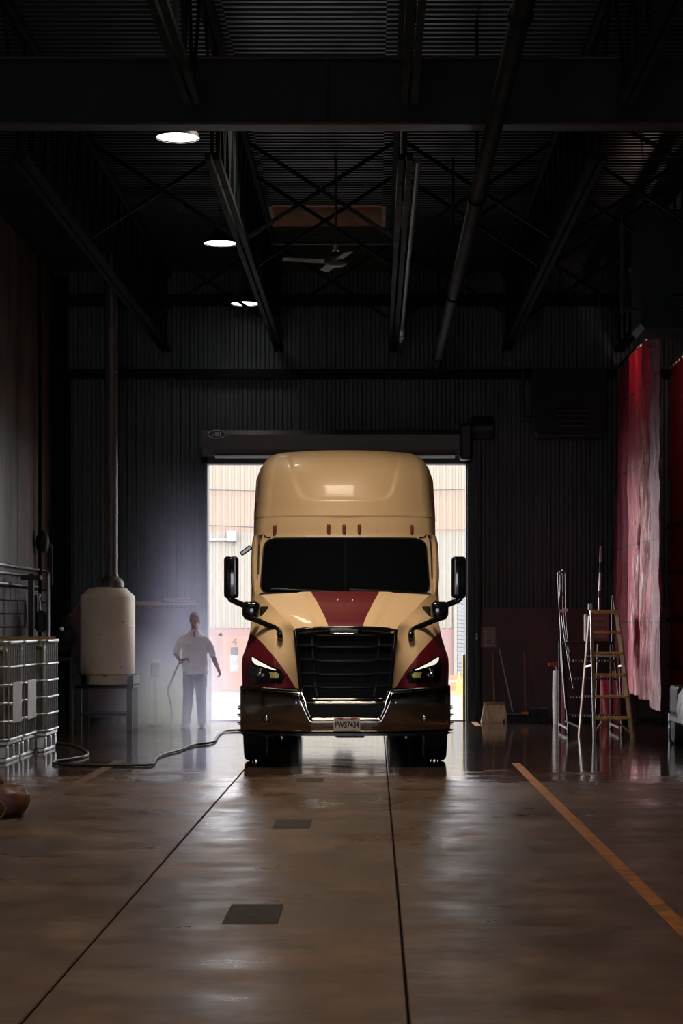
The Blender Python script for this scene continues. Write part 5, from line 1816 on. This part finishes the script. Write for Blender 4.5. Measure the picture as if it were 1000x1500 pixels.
ct = empty('utility_cart', (4.70, 25.9, 0), label='front corner of a white utility cart at the right edge', cat='cart')
M['cart_white'] = mat('cart_white', (0.62, 0.60, 0.56), 0.3, 0, var=0.06, dirt=(0.1, 0.08, 0.06, 1), dirt_amt=(0.6, 0.75), coat=0.4)
prof = [(-0.60, 0.35), (-0.62, 0.55), (-0.60, 0.72), (-0.52, 0.84), (0.52, 0.84), (0.60, 0.72), (0.62, 0.55), (0.60, 0.35), (0.45, 0.26), (-0.45, 0.26)]
s = MB()
s.rings([[(x * k, y, 0.26 + (z - 0.26) * kz) for x, z in prof] for y, k, kz in ((0.0, 0.90, 0.80), (0.06, 0.97, 0.92), (0.25, 1.0, 0.98), (0.9, 1.0, 1.04), (1.0, 1.0, 1.0))])
s.build('cowl', M['cart_white'], ct, smooth=40)
for sg in (-1, 1):
    h_ = empty('headlight', (0, 0, 0)); h_.parent = ct
    s = MB(); s.lathe([(0, 0.0), (0.11, 0.0), (0.13, 0.02), (0.12, 0.05), (0.09, 0.04), (0, 0.03)], (sg * 0.45, 0.06, 0.56), 24, 'Y'); s.build('headlight_ring', M['chrome'], h_, smooth=40)
    s = MB(); s.lathe([(0, 0.05), (0.06, 0.045), (0.095, 0.03), (0, 0.02)], (sg * 0.45, 0.06, 0.56), 20, 'Y'); s.build('headlight_lens', M['lens_clear'], h_, smooth=40)
    s = MB(); s.bar((sg * 0.56, 0.55, 0.84), (sg * 0.53, 0.75, 1.22), 0.045); s.build('windscreen_post', M['black_metal'], ct)
    for y in (0.42, 1.95):
        s = MB(); s.lathe([(0, -0.09), (0.14, -0.09), (0.20, -0.085), (0.225, -0.06), (0.225, 0.06), (0.20, 0.085), (0.14, 0.09), (0, 0.09)], (sg * 0.44, y, 0.225), 24, 'X'); s.build('wheel', M['rubber'], ct, smooth=40)
s = MB(); s.grid(lambda u, v: (lerp(-0.53, 0.53, u) * lerp(1, 0.95, v), lerp(0.56, 0.75, v), lerp(0.86, 1.22, v)), 4, 4); s.build('windscreen', M['glass_dark'], ct, solid=0.008)
s = MB(); s.rbox((0, 1.1, 0.36), (1.1, 2.2, 0.12), 0.03, 1); s.build('chassis', M['black_metal'], ct)
s = MB(); s.rbox((0, 1.75, 0.62), (1.1, 0.7, 0.42), 0.05, 2); s.build('seat', M['black_plastic'], ct)

# ---- folded vinyl sheet standing on the floor behind the rolling stairs
fs = empty('vinyl_sheet_fold', (3.92, 32.9, 0), label='folded pink vinyl sheet standing on the floor behind the ladders', cat='sheet')
for x, w, h in ((-0.10, 0.16, 0.84), (0.09, 0.13, 0.90)):
    s = MB(); s.grid(lambda u, v: (x + (u - 0.5) * w, 0.03 * math.sin(u * 7 + v * 3) + 0.10 * v, h * v), 10, 12); s.build('sheet_fold', M['tarp_pink'], fs, smooth=70, solid=0.02)

# ================================================================== the man washing the truck
PX, PY = -2.92, 32.4
MAN = empty('person', (PX, PY, 0), label='man in a pale short-sleeved shirt and jeans walking in mist with a hose', cat='person')


def ell(mb, c, r, n=18, R_=None):
    rings = []
    for i in range(n + 1):
        ph = math.pi * (i / n - 0.5)
        ring = []
        for k in range(n):
            th = 2 * math.pi * k / n
            p = Vector((r[0] * math.cos(ph) * math.cos(th), r[1] * math.cos(ph) * math.sin(th), r[2] * math.sin(ph)))
            if R_ is not None:
                p = R_ @ p
            ring.append(p + Vector(c))
        rings.append(ring)
    mb.rings(rings)


def limb(mb, pts, rad, n=14):
    mb.tube(pts, rad, n)
    for p, r in zip(pts, rad):
        ell(mb, p, (r, r, r), 10)


def loft(mb, rows, n=28):
    mb.rings([[(cx + rx * math.cos(2 * math.pi * k / n), cy + ry * math.sin(2 * math.pi * k / n), z) for k in range(n)] for z, cx, cy, rx, ry in rows])


def remeshed(mb, name, mt, parent, vox, smooth_it=6, disp=None):
    me = mb.mesh(name)
    tmp = bpy.data.objects.new(name, me)
    COL.objects.link(tmp)
    m = tmp.modifiers.new('r', 'REMESH'); m.mode = 'VOXEL'; m.voxel_size = vox
    m2 = tmp.modifiers.new('s', 'SMOOTH'); m2.iterations = smooth_it; m2.factor = 0.5
    dg = bpy.context.evaluated_depsgraph_get()
    out = bpy.data.meshes.new_from_object(tmp.evaluated_get(dg))
    bpy.data.objects.remove(tmp, do_unlink=True)
    if disp:
        nv_ = [(v.co.copy(), v.normal.copy()) for v in out.vertices]
        for v, (c_, n_) in zip(out.vertices, nv_):
            v.co = disp(c_, n_)
    out.materials.clear(); out.materials.append(mt)
    for p in out.polygons:
        p.use_smooth = True
    o = bpy.data.objects.new(name, out)
    COL.objects.link(o)
    o.parent = parent
    return o


M['skin'] = mat('skin', (0.42, 0.20, 0.14), 0.5, 0, var=0.08)
M['shirt'] = mat('shirt_cloth', (0.80, 0.78, 0.80), 0.8, 0, var=0.06, scale=20)
M['jeans'] = mat('jeans_cloth', (0.12, 0.14, 0.20), 0.85, 0, var=0.15, scale=15)
M['hair'] = mat('grey_hair', (0.30, 0.25, 0.22), 0.7, 0, var=0.3, scale=40)

HR = Matrix.Rotation(math.radians(-12), 3, 'Z') @ Matrix.Rotation(math.radians(10), 3, 'X')
HC_ = Vector((0.0, -0.02, 1.735))
def hd_(p): return HC_ + HR @ Vector(p)


b = MB()
# head and neck
ell(b, hd_((0, 0.005, 0.015)), (0.076, 0.095, 0.108), 20, HR)
ell(b, hd_((0, -0.030, -0.065)), (0.058, 0.062, 0.058), 16, HR)          # jaw
ell(b, hd_((0, -0.072, -0.098)), (0.028, 0.022, 0.020), 10, HR)          # chin
ell(b, hd_((0, -0.075, 0.030)), (0.055, 0.018, 0.014), 10, HR)           # brow
b.tube([hd_((0, -0.084, 0.022)), hd_((0, -0.098, -0.008)), hd_((0, -0.108, -0.030)), hd_((0, -0.088, -0.036))], [0.010, 0.012, 0.016, 0.012], 8)
for sx in (-1, 1):
    ell(b, hd_((sx * 0.045, -0.060, -0.012)), (0.024, 0.022, 0.020), 10, HR)   # cheek
    ell(b, hd_((sx * 0.078, 0.012, -0.005)), (0.011, 0.020, 0.032), 10, HR)    # ear
ell(b, hd_((0, -0.088, -0.062)), (0.026, 0.012, 0.008), 8, HR)
limb(b, [(0, 0.015, 1.50), (0, 0.0, 1.60), hd_((0, 0.01, -0.06))], [0.066, 0.058, 0.060])
# trunk inside the clothes
loft(b, [(0.86, 0, 0, 0.15, 0.11), (1.0, 0, 0, 0.155, 0.115), (1.2, 0, 0, 0.16, 0.11), (1.38, 0, 0, 0.175, 0.11), (1.48, 0, 0, 0.15, 0.09), (1.54, 0, 0.005, 0.07, 0.06)])
SR, ER, WR = Vector((0.195, 0, 1.455)), Vector((0.285, 0.03, 1.175)), Vector((0.385, -0.02, 0.945))
SL_, EL_, WL_ = Vector((-0.205, 0, 1.455)), Vector((-0.31, 0.03, 1.20)), Vector((-0.235, -0.21, 1.105))
for S_, E_, W_ in ((SR, ER, WR), (SL_, EL_, WL_)):
    limb(b, [S_ + Vector((0, 0, -0.02)), S_.lerp(E_, 0.5), E_], [0.036, 0.044, 0.042])
    limb(b, [E_, E_.lerp(W_, 0.3), W_], [0.043, 0.043, 0.029])
# legs inside the jeans down to the ankle
HLr, KLr, ALr = Vector((0.095, 0, 0.90)), Vector((0.105, -0.05, 0.49)), Vector((0.115, 0.06, 0.09))
HLl, KLl, ALl = Vector((-0.095, 0, 0.90)), Vector((-0.105, -0.03, 0.49)), Vector((-0.135, -0.02, 0.09))
for a_, k_, f_ in ((HLr, KLr, ALr), (HLl, KLl, ALl)):
    limb(b, [a_, k_, f_], [0.075, 0.05, 0.036])
ell(b, (0, 0, 0.92), (0.15, 0.11, 0.10), 14)


def hand(mb, W_, along, palm_n, thumb_side, curl):
    al = along.normalized()
    pn = (palm_n - al * palm_n.dot(al)).normalized()
    sd = al.cross(pn).normalized() * thumb_side
    c = W_ + al * 0.045
    R_ = Matrix((sd, al, pn)).transposed()
    ell(mb, c, (0.040, 0.050, 0.018), 12, R_)
    limb(mb, [W_, c], [0.027, 0.028], 10)
    for i, (o_, L_) in enumerate(((0.030, 0.072), (0.010, 0.080), (-0.011, 0.075), (-0.030, 0.060))):
        p = c + al * 0.036 + sd * o_
        pts = [p]
        ang = 0.0
        for q in range(3):
            ang += curl[q]
            d = al * math.cos(ang) + pn * math.sin(ang)
            pts.append(pts[-1] + d * L_ * (0.42, 0.33, 0.25)[q])
        limb(mb, pts, [0.0105, 0.010, 0.009, 0.0075], 8)
    t0_ = c - al * 0.012 + sd * 0.030
    t1_ = t0_ + (sd * 0.7 + al * 0.6 + pn * 0.35).normalized() * 0.038
    t2_ = t1_ + (sd * 0.1 + al * 0.8 + pn * 0.6).normalized() * 0.032
    limb(mb, [t0_, t1_, t2_], [0.014, 0.012, 0.009], 8)


hand(b, WR, Vector((0.35, -0.10, -0.93)), Vector((-0.75, -0.45, -0.2)), -1, (0.55, 0.8, 0.6))
hand(b, WL_, Vector((0.45, -0.85, -0.15)), Vector((0.25, 0.05, -0.95)), 1, (0.9, 1.1, 0.8))
remeshed(b, 'body', M['skin'], MAN, 0.0065, 3)

# face details
for sx in (-1, 1):
    s = MB(); ell(s, hd_((sx * 0.031, -0.078, 0.010)), (0.012, 0.008, 0.007), 10, HR); s.build('eye', M['black_plastic'], MAN, smooth=60)
s = MB(); s.tube([hd_((-0.022, -0.098, -0.064)), hd_((0, -0.102, -0.062)), hd_((0.022, -0.098, -0.064))], 0.004, 6); s.build('mouth', mat('lips', (0.22, 0.08, 0.07), 0.5), MAN)
# hair cap
def hair_disp(co, n):
    return co + n * 0.006 * mnoise.noise(co * 60)


s = MB()
ell(s, hd_((0, 0.018, 0.035)), (0.086, 0.100, 0.098), 18, HR)
ell(s, hd_((0, 0.045, -0.02)), (0.080, 0.070, 0.075), 14, HR)
ell(s, hd_((0, -0.050, 0.090)), (0.060, 0.040, 0.034), 12, HR)
for sx in (-1, 1):
    ell(s, hd_((sx * 0.068, -0.008, 0.02)), (0.016, 0.030, 0.045), 10, HR)
hr = remeshed(s, 'hair', M['hair'], MAN, 0.006, 2, hair_disp)
for v in hr.data.vertices:                    # keep the face clear
    l = HR.transposed() @ (v.co - HC_)
    if l.y < -0.055 and l.z < 0.062:
        v.co = HC_ + HR @ Vector((l.x, -0.055 + (l.y + 0.055) * 0.15, l.z))
s = MB(); ell(s, hd_((0, -0.070, -0.095)), (0.034, 0.024, 0.022), 12, HR); s.build('beard', M['hair'], MAN, smooth=70)


def cloth_disp(amp, f):
    def g(co, n):
        w = mnoise.noise(Vector((co.x * f, co.y * f, co.z * f * 0.7))) + 0.6 * mnoise.noise(Vector((co.x * f * 2 + 5, co.y * f * 2, co.z * f * 1.6)))
        return co + n * amp * w
    return g


s = MB()
loft(s, [(0.855, 0.02, 0, 0.215, 0.155), (0.93, 0.012, 0, 0.212, 0.155), (1.05, 0.005, 0, 0.205, 0.15), (1.2, 0, 0, 0.203, 0.142), (1.34, 0, 0, 0.200, 0.135), (1.42, 0, 0, 0.205, 0.122), (1.47, 0, 0.0, 0.195, 0.105), (1.51, 0, 0.005, 0.150, 0.09), (1.54, 0, 0.005, 0.105, 0.08), (1.57, 0, 0.01, 0.078, 0.070)])
for S_, E_ in ((SR, ER), (SL_, EL_)):
    limb(s, [S_ + Vector((-0.03 if S_.x > 0 else 0.03, 0, -0.022)), S_.lerp(E_, 0.3), S_.lerp(E_, 0.98)], [0.060, 0.062, 0.058])
sh_ = remeshed(s, 'shirt', M['shirt'], MAN, 0.010, 4, cloth_disp(0.012, 9))
# collar wings and button line
for sx in (-1, 1):
    s = MB(); s.prism([(sx * 0.012, 1.50), (sx * 0.075, 1.575), (sx * 0.085, 1.53), (sx * 0.055, 1.475)], -0.108, -0.098, 'Y'); s.build('collar', M['shirt'], sh_)
s = MB(); s.prism([(-0.030, 1.555), (0.030, 1.555), (0.0, 1.455)], -0.120, -0.108, 'Y'); s.build('open_neck', M['skin'], sh_)
for k in range(5):
    s = MB(); s.lathe([(0, 0), (0.006, 0), (0.006, 0.003), (0, 0.003)], (0.0, -0.150, 1.36 - 0.1 * k), 8, 'Y'); s.build('button', M['white_paint'], sh_)
s = MB(); s.grid(lambda u, v: (lerp(-0.125, -0.045, u), -0.148 + 0.02 * abs(u - 0.2), lerp(1.25, 1.35, v)), 4, 4); s.build('pocket', M['shirt'], sh_, solid=0.006)

s = MB()
loft(s, [(0.80, 0, 0, 0.165, 0.125), (0.90, 0, 0, 0.185, 0.135), (1.0, 0, 0, 0.18, 0.13), (1.02, 0, 0, 0.175, 0.125)])
for a_, k_, f_ in ((HLr, KLr, ALr), (HLl, KLl, ALl)):
    limb(s, [a_, a_.lerp(k_, 0.5), k_, k_.lerp(f_, 0.6), Vector((f_.x, f_.y, 0.075))], [0.105, 0.098, 0.082, 0.075, 0.072])
remeshed(s, 'jeans', M['jeans'], MAN, 0.010, 4, cloth_disp(0.010, 8))
for f_, rot in ((ALr, 0.15), (ALl, -0.2)):
    s = MB()
    R3 = Matrix.Rotation(rot, 4, 'Z')
    rows = []
    for y, w, h in ((0.09, 0.030, 0.05), (0.07, 0.042, 0.09), (0.0, 0.046, 0.10), (-0.08, 0.048, 0.075), (-0.15, 0.050, 0.06), (-0.20, 0.042, 0.045), (-0.225, 0.022, 0.03)):
        ring = []
        for k in range(14):
            a_ = 2 * math.pi * k / 14
            q = R3 @ Vector((w * math.cos(a_), y, max(0.0, h / 2 + (h / 2) * math.sin(a_))))
            ring.append(q + Vector((f_.x, f_.y, 0)))
        rows.append(ring)
    s.rings(rows); s.build('shoe', M['black_plastic'], MAN, smooth=50)

# ---- wash hose he carries, trailing down to coils on the floor
def coil(px, py):
    return Vector(floor_pt(px, max(py + 3.2, 1058.8)))


hp_ = Vector((PX, PY, 0)) + WL_ + Vector((0.035, -0.055, -0.02))
pts = [hp_ + Vector((0.10, -0.10, 0.03)), hp_, hp_ + Vector((-0.06, 0.05, -0.10)), P(252, 995, 32.15), P(246, 1012, 32.1), P(251, 1038, 32.1), coil(249, 1059), coil(232, 1060.5), coil(216, 1059.5), coil(222, 1057.5), coil(250, 1058), coil(268, 1058.5), coil(258, 1056), coil(244, 1056), P(234, 1044, 33.5), P(224, 1025, 33.4), P(218, 1006, 33.3), Vector((-3.63, 33.15, 0.95))]
s = MB(); s.tube(smooth_path(pts, 7), 0.014, 8)
wh = s.build('wash_hose', mat('hose_pale', (0.40, 0.39, 0.40), 0.3), None, smooth=60)
tag(wh, 'thin pale wash hose held by the man and coiled at his feet', 'hose')
gun = MB(); gun.tube([hp_ + Vector((0.02, -0.05, 0.01)), hp_ + Vector((0.12, -0.12, 0.03)), hp_ + Vector((0.16, -0.30, -0.02))], [0.018, 0.016, 0.010], 8)
gun.build('spray_lance', M['black_metal'], wh, smooth=40)

# ---- spray mist hanging in the doorway light
def mist():
    s = MB(); s.bx(-5.0, -2.0, 30.2, YB - 0.16, 0.01, 4.3)
    t = NT('spray_mist')
    t.t.nodes.remove(t.b)
    co = t.coords()
    x, y, z = t.xyz(co)

    def gauss(cx, cy, cz, sx, sy, sz):
        q = None
        for v_, c_, s_ in ((x, cx, sx), (y, cy, sy), (z, cz, sz)):
            d_ = t.math('DIVIDE', t.math('SUBTRACT', v_, c_), s_)
            d2 = t.math('MULTIPLY', d_, d_)
            q = d2 if q is None else t.math('ADD', q, d2)
        return t.math('POWER', 2.718, t.math('MULTIPLY', q, -1.0))
    g = t.math('ADD', t.math('MULTIPLY', gauss(-3.3, 32.7, 0.2, 0.62, 1.3, 0.8), MIST_A), t.math('MULTIPLY', gauss(-3.2, 33.2, 1.5, 0.55, 1.2, 1.5), MIST_B))
    n = t.noise(1.6, 4, 0.6)
    dens = t.math('MULTIPLY', g, t.map(n, 0.25, 0.75, 0.5, 1.5))
    vs = t.n('ShaderNodeVolumeScatter')
    vs.inputs['Color'].default_value = (0.76, 0.75, 1.0, 1)
    vs.inputs['Anisotropy'].default_value = 0.5
    t.link(dens, vs.inputs['Density'])
    t.link(vs.outputs[0], t.out.inputs['Volume'])
    o = s.build('spray_mist', t.m)
    return tag(o, 'pale lavender spray mist drifting around the man', 'mist', kind='stuff')


mist()
